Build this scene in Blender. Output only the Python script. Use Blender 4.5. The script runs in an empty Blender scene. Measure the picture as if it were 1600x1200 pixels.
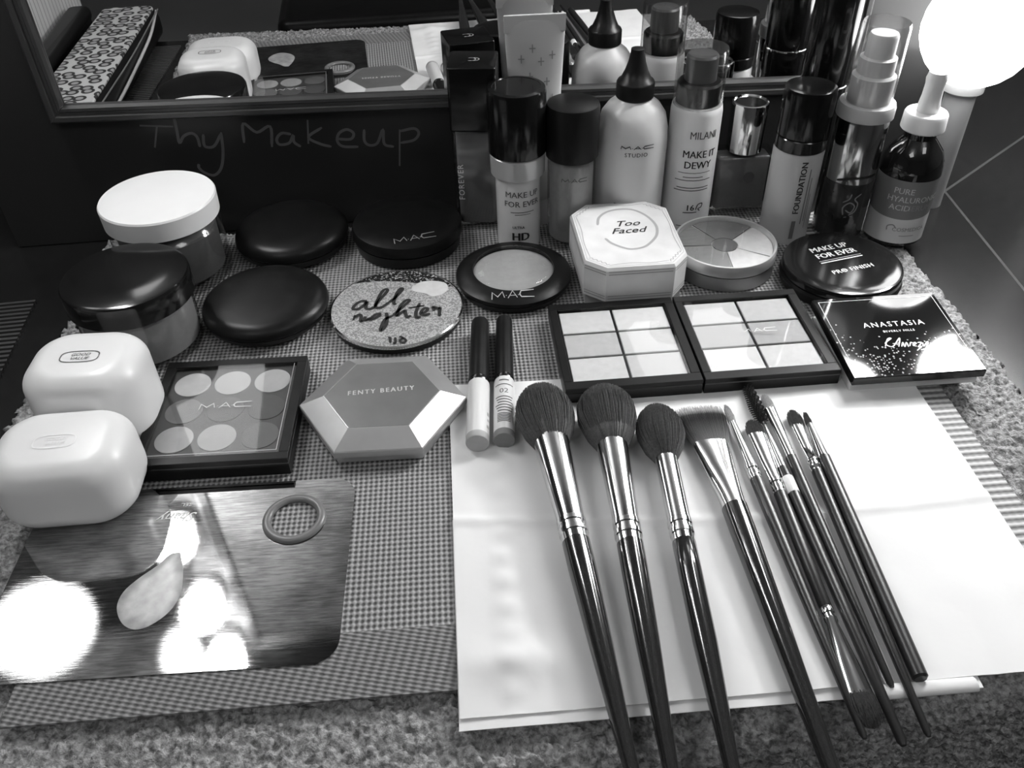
import bpy, bmesh, math, random
import numpy as np
from mathutils import Vector, Matrix, noise
random.seed(7); np.random.seed(7)
PI = math.pi
SC = bpy.context.scene
COL = SC.collection

# ------------------------------------------------------------------ camera
def cam_axes(pitch, yaw, roll):
    p, y, r = map(math.radians, (pitch, yaw, roll))
    f = Vector((math.sin(y)*math.cos(p), math.cos(y)*math.cos(p), -math.sin(p)))
    rt = Vector((math.cos(y), -math.sin(y), 0)); up = rt.cross(f)
    return rt*math.cos(r)+up*math.sin(r), up*math.cos(r)-rt*math.sin(r), f
_r, _u, _f = cam_axes(40.5, 3.4, -1.6)
cd = bpy.data.cameras.new('camera'); cam = bpy.data.objects.new('camera', cd); COL.objects.link(cam)
cd.sensor_fit = 'HORIZONTAL'; cd.sensor_width = 36; cd.lens = 36*1350/1600
cd.clip_start = .01; cd.clip_end = 30
mw = Matrix.Identity(4)
for i in range(3):
    mw[i][0] = _r[i]; mw[i][1] = _u[i]; mw[i][2] = -_f[i]
mw[0][3], mw[1][3], mw[2][3] = 0, 0, .35
cam.matrix_world = mw
SC.camera = cam

# ------------------------------------------------------------------ world, exposure, lamp strengths
w = bpy.data.worlds.new('world'); SC.world = w; w.use_nodes = True
w.node_tree.nodes['Background'].inputs[0].default_value = (.5, .5, .5, 1)
w.node_tree.nodes['Background'].inputs[1].default_value = .12
SC.view_settings.view_transform = 'Standard'
SC.view_settings.look = 'None'
SC.view_settings.exposure = 0.40
SC.view_settings.gamma = 1.0
SC.view_settings.use_curve_mapping = False
GLOBE_STRENGTH = 9.0       # the globe lamp in view
BULB_STRENGTH = 40.0       # the mirror bulbs and the taller globe lamp outside the frame
CEILING_STRENGTH = 4.0     # pendant panels under the ceiling

# ------------------------------------------------------------------ materials
def M(name, v, rough=.5, metal=0., spec=.5, coat=0., emit=0., alpha=1., sss=0.):
    m = bpy.data.materials.new(name); m.use_nodes = True
    b = m.node_tree.nodes['Principled BSDF']; i = b.inputs
    i['Base Color'].default_value = (v, v, v, 1); i['Roughness'].default_value = rough
    i['Metallic'].default_value = metal; i['Specular IOR Level'].default_value = spec
    i['Coat Weight'].default_value = coat; i['Coat Roughness'].default_value = .04
    if emit:
        i['Emission Color'].default_value = (1, 1, 1, 1); i['Emission Strength'].default_value = emit
    return m
def N(m, t, **kw):
    n = m.node_tree.nodes.new(t)
    for k, v in kw.items(): setattr(n, k, v)
    return n
def L(m, a, b): m.node_tree.links.new(a, b)
def bsdf(m): return m.node_tree.nodes['Principled BSDF']
def coords(m, scale=(1, 1, 1), rot=(0, 0, 0)):
    tc = N(m, 'ShaderNodeTexCoord'); mp = N(m, 'ShaderNodeMapping')
    mp.inputs['Scale'].default_value = scale; mp.inputs['Rotation'].default_value = rot
    L(m, tc.outputs['Object'], mp.inputs[0]); return mp.outputs[0]
def ramp(m, fac, stops, interp='LINEAR'):
    r = N(m, 'ShaderNodeValToRGB'); cr = r.color_ramp; cr.interpolation = interp
    while len(cr.elements) < len(stops): cr.elements.new(.5)
    for e, (p, v) in zip(cr.elements, stops): e.position = p; e.color = (v, v, v, 1)
    L(m, fac, r.inputs[0]); return r.outputs[0]
def math_node(m, op, a, b=None):
    n = N(m, 'ShaderNodeMath', operation=op)
    for k, x in enumerate((a, b)):
        if x is None: continue
        if isinstance(x, (int, float)): n.inputs[k].default_value = x
        else: L(m, x, n.inputs[k])
    return n.outputs[0]
def bump(m, h, strength, dist):
    b = N(m, 'ShaderNodeBump'); b.inputs['Strength'].default_value = strength; b.inputs['Distance'].default_value = dist
    L(m, h, b.inputs['Height']); L(m, b.outputs[0], bsdf(m).inputs['Normal'])
def noise_tex(m, vec, scale, detail=3, rough=.5):
    n = N(m, 'ShaderNodeTexNoise'); n.inputs['Scale'].default_value = scale
    n.inputs['Detail'].default_value = detail; n.inputs['Roughness'].default_value = rough
    L(m, vec, n.inputs['Vector']); return n.outputs['Fac']
def noisy(name, v0, v1, scale, rough=.6, bstr=0., bdist=.001, sc=(1, 1, 1), **kw):
    m = M(name, v0, rough, **kw); f = noise_tex(m, coords(m, sc), scale)
    L(m, ramp(m, f, [(.3, v0), (.7, v1)]), bsdf(m).inputs['Base Color'])
    if bstr: bump(m, f, bstr, bdist)
    return m
def clear(name, tint=.92, rough=.03, haze=.04):
    m = bpy.data.materials.new(name); m.use_nodes = True; nt = m.node_tree
    nt.nodes.remove(nt.nodes['Principled BSDF']); out = nt.nodes['Material Output']
    t = N(m, 'ShaderNodeBsdfTransparent'); t.inputs[0].default_value = (tint, tint, tint, 1)
    g = N(m, 'ShaderNodeBsdfGlossy'); g.inputs['Roughness'].default_value = rough
    lw = N(m, 'ShaderNodeLayerWeight'); lw.inputs[0].default_value = .5       # Schlick reflectance of a thin clear wall
    fr_ = math_node(m, 'ADD', math_node(m, 'MULTIPLY', math_node(m, 'POWER', lw.outputs['Facing'], 5.), .9), haze)
    x = N(m, 'ShaderNodeMixShader'); L(m, fr_, x.inputs[0]); L(m, t.outputs[0], x.inputs[1]); L(m, g.outputs[0], x.inputs[2])
    L(m, x.outputs[0], out.inputs[0]); return m

m_black = noisy('black_plastic', .006, .009, 60, .32, spec=.3)
m_satin = noisy('black_satin_plastic', .006, .010, 90, .36, spec=.2)
m_gloss = noisy('black_gloss', .007, .011, 40, .13)
m_piano = M('black_piano', .005, .14, spec=.4)
m_ink = M('black_ink', .012, .6)
m_greyink = M('grey_ink', .08, .6)
m_pale = M('pale_print', .62, .45)
m_silverprint = M('silver_print', .5, .35, metal=.3)
m_white = noisy('white_plastic', .78, .82, 30, .35)
m_whitecase = noisy('white_case_plastic', .76, .80, 25, .33)
m_chrome = noisy('chrome', .70, .80, 40, .10, metal=1.)
m_ferrule = noisy('polished_ferrule', .62, .74, 70, .13, metal=1.)
m_mirror = M('mirror_glass', .80, .0, metal=1.)
m_clear = clear('clear_plastic', .86, .10, .08)
m_cap = clear('clear_overcap', .80, .18, .17)
m_clearthin = clear('clear_window', .97, .03, .022)
m_globe = M('lit_globe', .9, .4, emit=GLOBE_STRENGTH)
m_bulb = M('lit_bulb', .9, .4, emit=BULB_STRENGTH)
m_dimbulb = M('dim_bulb', .9, .4, emit=BULB_STRENGTH*1.4)
m_farglobe = M('lit_far_globe', .9, .4, emit=BULB_STRENGTH*3.8)
m_board = noisy('black_lacquer_board', .026, .032, 8, .22, spec=.16)
m_frame = noisy('dark_mirror_frame', .035, .05, 30, .30)
m_chalk = noisy('grey_paint_pen', .085, .12, 60, .7)
m_table = noisy('black_granite', .010, .016, 120, .24)
m_grout = M('pale_grout', .03, .8)
m_wall = noisy('dark_wall', .05, .06, 3, .8)
m_wallp = noisy('grey_wall', .22, .26, 3, .85)
m_floor = noisy('grey_floor', .16, .20, 2, .6)
m_ceiling = noisy('ceiling_paint', .6, .65, 2, .9)

# towel
m_towel = M('towel_terry', .28, .95, spec=.1)
f1 = noise_tex(m_towel, coords(m_towel), 330, 3, .6)
L(m_towel, ramp(m_towel, f1, [(.36, .13), (.5, .27), (.66, .42)]), bsdf(m_towel).inputs['Base Color'])
bump(m_towel, f1, .9, .002)
# woven mat
def weave(name, px, py, lo, hi, rot=0, ribs=False):
    m = M(name, .3, .6); v = coords(m, (1, 1, 1), (0, 0, rot)); s = N(m, 'ShaderNodeSeparateXYZ'); L(m, v, s.inputs[0])
    a = math_node(m, 'SINE', math_node(m, 'MULTIPLY', s.outputs[0], 2*PI/px))
    b = math_node(m, 'SINE', math_node(m, 'MULTIPLY', s.outputs[1], 2*PI/py))
    if ribs: h = math_node(m, 'ADD', math_node(m, 'MULTIPLY', b, .85), math_node(m, 'MULTIPLY', a, .15))
    else: h = math_node(m, 'ADD', math_node(m, 'MULTIPLY', a, .5), math_node(m, 'MULTIPLY', b, .5))
    f = math_node(m, 'ADD', math_node(m, 'MULTIPLY', h, .5), .5)
    L(m, ramp(m, f, [(.18, lo), (.45, (lo+hi)/2), (.75, hi)]), bsdf(m).inputs['Base Color'])
    bump(m, f, .8, .0012); return m
m_mat = weave('woven_mesh', .0028, .0032, .06, .37)
m_matfront = weave('woven_front_band', .0042, .0021, .09, .26, .25)
m_matside = weave('woven_side_band', .004, .0048, .16, .50, 0, True)
m_darkmat = weave('dark_placemat', .004, .004, .006, .02)
m_slat = M('dark_mat_slat', .05, .5)
# tissue
m_tissue = M('tissue_paper', .80, .9, spec=.2)
ft = noise_tex(m_tissue, coords(m_tissue), 45, 3)
bump(m_tissue, ft, .25, .002)
# stainless palette
m_steel = M('scratched_steel', .62, .1, metal=1.)
fs = noise_tex(m_steel, coords(m_steel, (25, 260, 1)), 3, 5, .65)
fs2 = noise_tex(m_steel, coords(m_steel, (1, 1, 1)), 28, 3)
L(m_steel, ramp(m_steel, math_node(m_steel, 'MULTIPLY', fs, fs2), [(.14, .22), (.36, .64)]), bsdf(m_steel).inputs['Base Color'])
L(m_steel, ramp(m_steel, fs, [(.3, .018), (.75, .05)]), bsdf(m_steel).inputs['Roughness'])
bump(m_steel, fs, .008, .001)
m_smear = noisy('cream_smear', .26, .48, 130, .3)
# glitter
def glitter(name, base, hi, scale, thr, rough=.25, metal=.4):
    m = M(name, base, rough, metal=metal); v = N(m, 'ShaderNodeTexVoronoi'); v.inputs['Scale'].default_value = scale
    L(m, coords(m), v.inputs['Vector']); s = N(m, 'ShaderNodeSeparateColor'); L(m, v.outputs['Color'], s.inputs[0])
    L(m, ramp(m, s.outputs[0], [(thr, base), (min(thr+.12, .99), hi)]), bsdf(m).inputs['Base Color']); return m
m_glit = glitter('silver_glitter', .24, .48, 1100, .45, .35, .2)
m_glitdark = glitter('dark_glitter', .03, .5, 900, .72)
# palette lid with falling sparkles
m_sparkle = M('sparkle_lid', .008, .05)
vv = N(m_sparkle, 'ShaderNodeTexVoronoi'); vv.inputs['Scale'].default_value = 620; L(m_sparkle, coords(m_sparkle), vv.inputs['Vector'])
sep = N(m_sparkle, 'ShaderNodeSeparateXYZ'); L(m_sparkle, coords(m_sparkle), sep.inputs[0])
sc_ = N(m_sparkle, 'ShaderNodeSeparateColor'); L(m_sparkle, vv.outputs['Color'], sc_.inputs[0])
edge = math_node(m_sparkle, 'ADD', math_node(m_sparkle, 'MULTIPLY', sep.outputs[1], -14.), math_node(m_sparkle, 'MULTIPLY', math_node(m_sparkle, 'ABSOLUTE', sep.outputs[0]), 7.))
thr = math_node(m_sparkle, 'GREATER_THAN', math_node(m_sparkle, 'ADD', sc_.outputs[0], edge), 1.06)
dot = math_node(m_sparkle, 'LESS_THAN', vv.outputs['Distance'], .38)
L(m_sparkle, ramp(m_sparkle, math_node(m_sparkle, 'MULTIPLY', thr, dot), [(.0, .008), (1., .45)]), bsdf(m_sparkle).inputs['Base Color'])
# leopard print
m_leo = M('leopard_cloth', .4, .8)
vl = N(m_leo, 'ShaderNodeTexVoronoi'); vl.inputs['Scale'].default_value = 70; vl.voronoi_dimensions = '2D'; vl.inputs['Randomness'].default_value = .6; L(m_leo, coords(m_leo), vl.inputs['Vector'])
L(m_leo, ramp(m_leo, vl.outputs['Distance'], [(.0, .32), (.24, .30), (.27, .02), (.44, .02), (.48, .5), (1, .55)]), bsdf(m_leo).inputs['Base Color'])
m_tiles = M('white_tiles', .8, .3)
brk = N(m_tiles, 'ShaderNodeTexBrick'); brk.inputs['Scale'].default_value = 22
for k, v in (('Color1', .8), ('Color2', .7), ('Mortar', .3)): brk.inputs[k].default_value = (v, v, v, 1)
L(m_tiles, coords(m_tiles), brk.inputs['Vector']); L(m_tiles, brk.outputs[0], bsdf(m_tiles).inputs['Base Color'])
m_rose = noisy('rose_metal_compact', .55, .62, 50, .30, metal=.7)
m_rosetop = noisy('rose_compact_top', .24, .28, 50, .34, metal=.6)
m_hair = noisy('dark_bristle_hair', .04, .09, 900, .6)
m_duo = M('duo_fibre_hair', .3, .6)
dy = N(m_duo, 'ShaderNodeSeparateXYZ'); L(m_duo, coords(m_duo), dy.inputs[0])
L(m_duo, ramp(m_duo, math_node(m_duo, 'MULTIPLY', math_node(m_duo, 'SUBTRACT', dy.outputs[1], .17), 20), [(.30, .22), (.62, .04), (.70, .07), (.77, .6)]), bsdf(m_duo).inputs['Base Color'])
m_palehair = noisy('pale_bristle_hair', .35, .5, 900, .6)
m_lacquer = noisy('black_lacquer_handle', .008, .03, 30, .14, coat=.5, sc=(300, 12, 300))
m_wine = noisy('matte_dark_handle', .016, .022, 60, .35)
def powder(name, v): return noisy(name, v*.94, v*1.05, 220, .75, .15, .0004)

# ------------------------------------------------------------------ mesh helpers
class MB:
    def __init__(s): s.v = []; s.f = []
    def add(s, vs, fs):
        o = len(s.v); s.v += [tuple(p) for p in vs]; s.f += [tuple(i+o for i in f) for f in fs]; return s
    def rings(s, rings, closed=True, cap0=True, cap1=True):
        n = len(rings[0]); vs = [p for r in rings for p in r]; fs = []
        for k in range(len(rings)-1):
            for j in range(n if closed else n-1):
                a = k*n+j; b = k*n+(j+1) % n; fs.append((a, b, b+n, a+n))
        if cap0: fs.append(tuple(range(n-1, -1, -1)))
        if cap1: fs.append(tuple((len(rings)-1)*n+j for j in range(n)))
        return s.add(vs, fs)
    def lathe(s, prof, n=64, c=(0, 0), cap0=True, cap1=True):
        return s.rings([[(c[0]+r*math.cos(2*PI*j/n), c[1]+r*math.sin(2*PI*j/n), z) for j in range(n)] for r, z in prof], True, cap0, cap1)
    def poly(s, pts, prof):          # prof: (inset scale about centroid or offset, z)
        cx = sum(p[0] for p in pts)/len(pts); cy = sum(p[1] for p in pts)/len(pts)
        return s.rings([[(cx+(x-cx)*k, cy+(y-cy)*k, z) for x, y in pts] for k, z in prof])
    def box(s, x0, x1, y0, y1, z0, z1, b=0.):
        if b <= 0:
            vs = [(x, y, z) for z in (z0, z1) for x, y in ((x0, y0), (x1, y0), (x1, y1), (x0, y1))]
            return s.add(vs, [(3, 2, 1, 0), (4, 5, 6, 7), (0, 1, 5, 4), (1, 2, 6, 5), (2, 3, 7, 6), (3, 0, 4, 7)])
        R = lambda i: [(x0+i, y0+i), (x1-i, y0+i), (x1-i, y1-i), (x0+i, y1-i)]
        return s.rings([[(x, y, z) for x, y in R(i)] for i, z in ((b, z0), (0, z0+b), (0, z1-b), (b, z1))])
    def rbox(s, w_, d, z0, z1, rad, bev=.001, n=6, c=(0, 0), steps=3):
        prof = [(bev*(1-math.sin(t*PI/2/steps)), z0+bev*(1-math.cos(t*PI/2/steps))) for t in range(steps+1)]
        prof += [(bev*(1-math.cos(t*PI/2/steps)), z1-bev*(1-math.sin(t*PI/2/steps))) for t in range(steps+1)]
        return s.rings([[(c[0]+x, c[1]+y, z) for x, y in rrect(w_-2*i, d-2*i, max(rad-i, 1e-4), n)] for i, z in prof])
    def tube(s, pts, r, n=8):
        pts = [Vector(p) for p in pts]; rs = []
        for i, p in enumerate(pts):
            t = (pts[min(i+1, len(pts)-1)]-pts[max(i-1, 0)]).normalized()
            a = t.cross(Vector((0, 0, 1)));  a = a.normalized() if a.length > 1e-5 else Vector((1, 0, 0)); b = t.cross(a)
            rr = r[i] if isinstance(r, (list, tuple)) else r
            rs.append([tuple(p+a*rr*math.cos(2*PI*j/n)+b*rr*math.sin(2*PI*j/n)) for j in range(n)])
        return s.rings(rs)
    def sweep(s, st, n=24, cap0=True, cap1=True):     # stations (y, rx, rz) or (y, rx, rz, zoff) along local +y
        rs = []
        for q in st:
            y, rx, rz = q[:3]; zo = q[3] if len(q) > 3 else 0
            rs.append([(rx*math.cos(2*PI*j/n), y, zo+rz*math.sin(2*PI*j/n)) for j in range(n)])
        rs = [list(reversed(r)) for r in rs]
        return s.rings(rs, True, cap0, cap1)
def rrect(w_, d, r, n=6):
    o = []
    for cx, cy, a in ((w_/2-r, d/2-r, 0), (-w_/2+r, d/2-r, 90), (-w_/2+r, -d/2+r, 180), (w_/2-r, -d/2+r, 270)):
        for k in range(n+1):
            t = math.radians(a+90*k/n); o.append((cx+r*math.cos(t), cy+r*math.sin(t)))
    return o
def obj(name, mb, mat, parent=None, loc=(0, 0, 0), rz=0., smooth=True, ang=35):
    me = bpy.data.meshes.new(name)
    if isinstance(mb, MB): me.from_pydata(mb.v, [], mb.f)
    else: me.from_pydata(mb[0], [], mb[1])
    me.validate(); me.update()
    if smooth:
        me.polygons.foreach_set('use_smooth', [True]*len(me.polygons))
        me.set_sharp_from_angle(angle=math.radians(ang))
    me.materials.append(mat)
    o = bpy.data.objects.new(name, me); COL.objects.link(o)
    o.location = loc; o.rotation_euler = (0, 0, rz)
    if parent is not None: o.parent = parent
    return o
def tag(o, label, cat, group=None, kind=None):
    o['label'] = label; o['category'] = cat
    if group: o['group'] = group
    if kind: o['kind'] = kind
    return o
def thing(name, label, cat, loc=(0, 0, 0), rz=0., group=None):
    o = bpy.data.objects.new(name, None); COL.objects.link(o); o.empty_display_size = .02
    o.location = loc; o.rotation_euler = (0, 0, rz); return tag(o, label, cat, group)
def struct(o): o['kind'] = 'structure'; return o

# lettering: flat print laid on a surface by a mapping function (x, y) -> (x, y, z)
def on_top(cx, cy, z, a=0., e=.00012):
    ca, sa = math.cos(a), math.sin(a)
    return lambda x, y, l=0.: (cx+x*ca-y*sa, cy+x*sa+y*ca, z+e+l)
def on_cyl(r, a0, z0, e=.00018, turn=0.):
    ct, st = math.cos(turn), math.sin(turn)
    def f(x, y, l=0.):
        x, y = x*ct-y*st, x*st+y*ct
        a = a0+x/r; return ((r+e+l)*math.sin(a), -(r+e+l)*math.cos(a), z0+y)
    return f
def text_mb(mb, body, size, fn, bold=0., shear=0., spacing=1., sx=1.):
    cu = bpy.data.curves.new('t', 'FONT'); cu.body = body; cu.size = size; cu.align_x = 'CENTER'; cu.align_y = 'CENTER'
    cu.shear = shear; cu.space_character = spacing; cu.resolution_u = 2; cu.fill_mode = 'FRONT'
    o = bpy.data.objects.new('t', cu); COL.objects.link(o)
    dg = bpy.context.evaluated_depsgraph_get(); ev = o.evaluated_get(dg); me = ev.to_mesh()
    lift = fn.__code__.co_argcount > 2                  # heavier strokes by a slight double strike, each a hair above the last
    for k, d in enumerate((0,) if bold <= 0 or not lift else (0, -bold*size, bold*size)):
        mb.add([fn(v.co.x*sx+d, v.co.y, k*3e-5) if lift else fn(v.co.x*sx, v.co.y) for v in me.vertices], [tuple(p.vertices) for p in me.polygons])
    ev.to_mesh_clear(); bpy.data.objects.remove(o); bpy.data.curves.remove(cu); return mb
def spline(pts, k=6):
    if len(pts) < 3: return list(pts)
    P = [np.array(p, float) for p in pts]; P = [2*P[0]-P[1]]+P+[2*P[-1]-P[-2]]; o = []
    for i in range(1, len(P)-2):
        for j in range(k):
            t = j/k; a, b, c, d = P[i-1:i+3]
            o.append(tuple(.5*(2*b+(c-a)*t+(2*a-5*b+4*c-d)*t*t+(3*b-a-3*c+d)*t**3)))
    o.append(tuple(P[-2])); return o
def stroke_mb(mb, strokes, wid, fn, smooth=True, k=5):
    for s in strokes:
        p = spline(s, k) if smooth else list(s); n = len(p); vs = []
        for i in range(n):
            a = p[max(i-1, 0)]; b = p[min(i+1, n-1)]; dx, dy_ = b[0]-a[0], b[1]-a[1]; l = math.hypot(dx, dy_) or 1
            h = wid/2*(1 if 0 < i < n-1 else .6)
            vs += [fn(p[i][0]-dy_/l*h, p[i][1]+dx/l*h), fn(p[i][0]+dy_/l*h, p[i][1]-dx/l*h)]
        mb.add(vs, [(2*i+1, 2*i+3, 2*i+2, 2*i) for i in range(n-1)])
    return mb
LOGO = [[(-.5, -.15), (-.48, .12), (-.36, -.06), (-.24, .13), (-.2, -.1)], [(-.12, -.13), (0, .15), (.1, -.12)], [(-.07, -.03), (.06, -.03)],
        [(.5, .15), (.2, .13), (.16, .0), (.2, -.1), (.5, -.12)], [(-.165, -.02), (-.145, -.02)], [(.12, -.02), (.14, -.02)]]
def logo_mb(mb, width, fn, wid=.0008, squash=1.):
    return stroke_mb(mb, [[(x*width, y*width*squash) for x, y in s] for s in LOGO], wid, fn, False)
def bars_mb(mb, rows, fn):
    for x0, x1, y, h in rows:
        n = 6; vs = []
        for i in range(n+1):
            x = x0+(x1-x0)*i/n; vs += [fn(x, y+h/2), fn(x, y-h/2)]
        mb.add(vs, [(2*i+1, 2*i+3, 2*i+2, 2*i) for i in range(n)])
    return mb

# ------------------------------------------------------------------ the setting
FL = -.75
struct(obj('floor', MB().box(-2.2, 2.2, -3., 1.45, FL-.05, FL), m_floor))
struct(obj('ceiling', MB().box(-2.2, 2.2, -3., 1.45, 1.7, 1.75), m_ceiling))
struct(obj('wall_back', MB().box(-2.2, 2.2, 1.45, 1.5, FL, 1.7), m_wall))
struct(obj('wall_front', MB().box(-2.2, 2.2, -3.05, -3., FL, 1.7), m_wallp))
struct(obj('wall_left', MB().box(-2.25, -2.2, -3., 1.45, FL, 1.7), m_wallp))
struct(obj('wall_right', MB().box(2.2, 2.25, -3., 1.45, FL, 1.7), m_wallp))
m_diff = M('lit_diffuser', .8, .5, emit=CEILING_STRENGTH)
for x, y, z, wx, wy, lab in ((-.8, -.75, 1.4, .5, .5, 'square pendant lamp to the left behind the camera'), (.9, -.75, 1.4, .5, .5, 'square pendant lamp to the right behind the camera'), (-1.0, 1.2, 1.28, .22, .16, 'ball pendant lamp behind the mirror board at the far left'), (-.70, 1.2, 1.42, .15, .12, 'smallest ball pendant lamp behind the left end of the mirror board')):
    t = thing('pendant_lamp', lab, 'lamp', (x, y, z), group='pendant lamps')
    if wx > .3: obj('diffuser', MB().box(-wx/2, wx/2, -wy/2, wy/2, 0, .05, .004), m_diff, t)
    else:       # ball-shaped pendants
        obj('diffuser', MB().lathe([(max(wx/2*math.sin(a), 1e-4), .03-wx/2*.8*math.cos(a)) for a in [PI*k/12 for k in range(13)]], 24), m_diff, t)
        obj('cord', MB().tube([(0, 0, .03+wx*.4), (0, 0, 1.7-z)], .002, 6), m_black, t); continue
    for sx in (-1, 1): obj('cord', MB().tube([(sx*wx*.4, 0, .05), (sx*wx*.4, 0, 1.7-z)], .002, 6), m_black, t)

# vanity table: two slabs of black granite with a pale joint between them
TZ = -.008
def fedge(x): return .178+.10*x            # front edge of the table
tab = thing('vanity_table', 'black granite vanity table with thin pale joints under the towel', 'table', (0, .6, FL))
def slab(name, pts, z0, z1, mat):
    p = [(x, y-.6) for x, y in pts]; mb = MB(); mb.rings([[(x, y, z-FL) for x, y in p] for z in (z0, z1)]); return obj(name, mb, mat, tab, smooth=False)
s1f = (.408+(fedge(.37)-.631)*.0714, fedge(.37)); g = .0009
slab('stone_slab', [(-.75, fedge(-.75)), (s1f[0]-g, s1f[1]), (.408-g, .631+g), (.85, .974+g), (.85, 1.42), (-.75, 1.42)], TZ-.03, TZ, m_table)
slab('stone_slab', [(s1f[0]+g, s1f[1]), (.85, fedge(.85)), (.85, .974-g), (.408+g, .631-g)], TZ-.03, TZ, m_table)
jm = MB()
for (ax, ay), (bx, by) in ((s1f, (.408, .631)), ((.408, .631), (.85, .974))):
    d = Vector((by-ay, ax-bx)).normalized()*.0011
    jm.rings([[(ax-d.x, ay-d.y-.6, z-FL), (ax+d.x, ay+d.y-.6, z-FL), (bx+d.x, by+d.y-.6, z-FL), (bx-d.x, by-d.y-.6, z-FL)] for z in (TZ-.025, TZ+.0001)])
obj('joint', jm, m_grout, tab, smooth=False)
obj('apron', MB().box(-.7, .8, -.28, .78, .62, .711, .004), m_black, tab)
for x in (-.68, .74):
    for y in (-.30, .74): obj('leg', MB().box(x, x+.05, y, y+.05, 0, .712, .003), m_black, tab)

# mirror board: lacquered board, framed mirror, handwriting
MR = math.atan(.037)
mir = thing('vanity_mirror', 'wide framed mirror on a black board with handwritten name below the glass', 'mirror', (0, .637, TZ), MR)
obj('board', MB().box(-.355, .408, .002, .016, 0, .70, .001), m_board, mir)
zl, zr, gz1 = .0945-TZ, .0775-TZ, .58          # the lower rail runs slightly downhill to the right
gq = [(-.282, zl+.009), (.303, zr+.009), (.303, gz1+.004), (-.282, gz1+.004)]
obj('mirror_glass', MB().rings([[(x, y, z) for x, z in gq] for y in (.0019, 0)]), m_mirror, mir, smooth=False)
def rail(p0, p1, inward):      # stepped moulding between two corner points (x, z), profile runs inward
    prof = [(0, .002), (0, -.005), (.002, -.0065), (.006, -.0065), (.007, -.0045), (.010, -.0045), (.011, -.0055), (.014, -.0055), (.0155, -.002), (.0155, .002)]
    prof = [(q*.76, y) for q, y in prof]
    dx, dz = p1[0]-p0[0], p1[1]-p0[1]; l = math.hypot(dx, dz); ux, uz = dx/l, dz/l; rs = []
    for (px, pz), sgn in ((p0, 1), (p1, -1)):
        rs.append([(px+inward[0]*q+ux*q*sgn, y, pz+inward[1]*q+uz*q*sgn) for q, y in prof])
    mb = MB(); mb.rings(rs); return mb
c0, c1, c2, c3 = (-.292, zl), (.313, zr), (.313, gz1+.013), (-.292, gz1+.013)
for a, b, n in ((c0, c1, (0, 1)), (c1, c2, (-1, 0)), (c2, c3, (0, -1)), (c3, c0, (1, 0))):
    obj('frame_rail', rail(a, b, n), m_frame, mir, smooth=False)
HW = [[(-0.2332, 0.086), (-0.2096, 0.0836)], [(-0.2212, 0.0844), (-0.2272, 0.0682)], [(-0.2071, 0.0901), (-0.2078, 0.0797), (-0.2084, 0.0706), (-0.204, 0.0756), (-0.1979, 0.0775), (-0.1945, 0.0742), (-0.1943, 0.0662)], [(-0.1895, 0.0761), (-0.1909, 0.0685), (-0.1894, 0.0658), (-0.1836, 0.0664), (-0.1763, 0.0759)], [(-0.1762, 0.0767), (-0.1785, 0.0606), (-0.1828, 0.0482), (-0.1893, 0.0426), (-0.196, 0.0452), (-0.1992, 0.0495), (-0.1987, 0.0527)], [(-0.1612, 0.0671), (-0.1586, 0.0822), (-0.1502, 0.0748), (-0.1395, 0.0786), (-0.1413, 0.0622)], [(-0.1251, 0.0714), (-0.132, 0.0727), (-0.1365, 0.0684), (-0.1352, 0.0639), (-0.1278, 0.0646), (-0.1238, 0.0705), (-0.1241, 0.0651), (-0.1197, 0.0609)], [(-0.111, 0.0818), (-0.1136, 0.0628)], [(-0.1014, 0.0751), (-0.1126, 0.0682), (-0.1049, 0.0622), (-0.0966, 0.0592)], [(-0.0913, 0.0651), (-0.0812, 0.0643), (-0.0784, 0.0688), (-0.083, 0.0722), (-0.0892, 0.0696), (-0.0915, 0.0635), (-0.0878, 0.0588), (-0.0762, 0.0576)], [(-0.07, 0.0713), (-0.0709, 0.062), (-0.0673, 0.0582), (-0.0612, 0.0597), (-0.0558, 0.0702), (-0.0561, 0.0585), (-0.049, 0.0556)], [(-0.0431, 0.0693), (-0.0463, 0.0392)], [(-0.0433, 0.0678), (-0.0321, 0.0693), (-0.0288, 0.0652), (-0.033, 0.06), (-0.0435, 0.0584)]]
hb = stroke_mb(MB(), HW, .0022, lambda x, y: (x, .0017, y-TZ))
h_ = obj('handwriting', hb, m_chalk, mir, smooth=False); h_['label'] = 'handwritten words Thy Makeup in grey paint pen'

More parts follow.
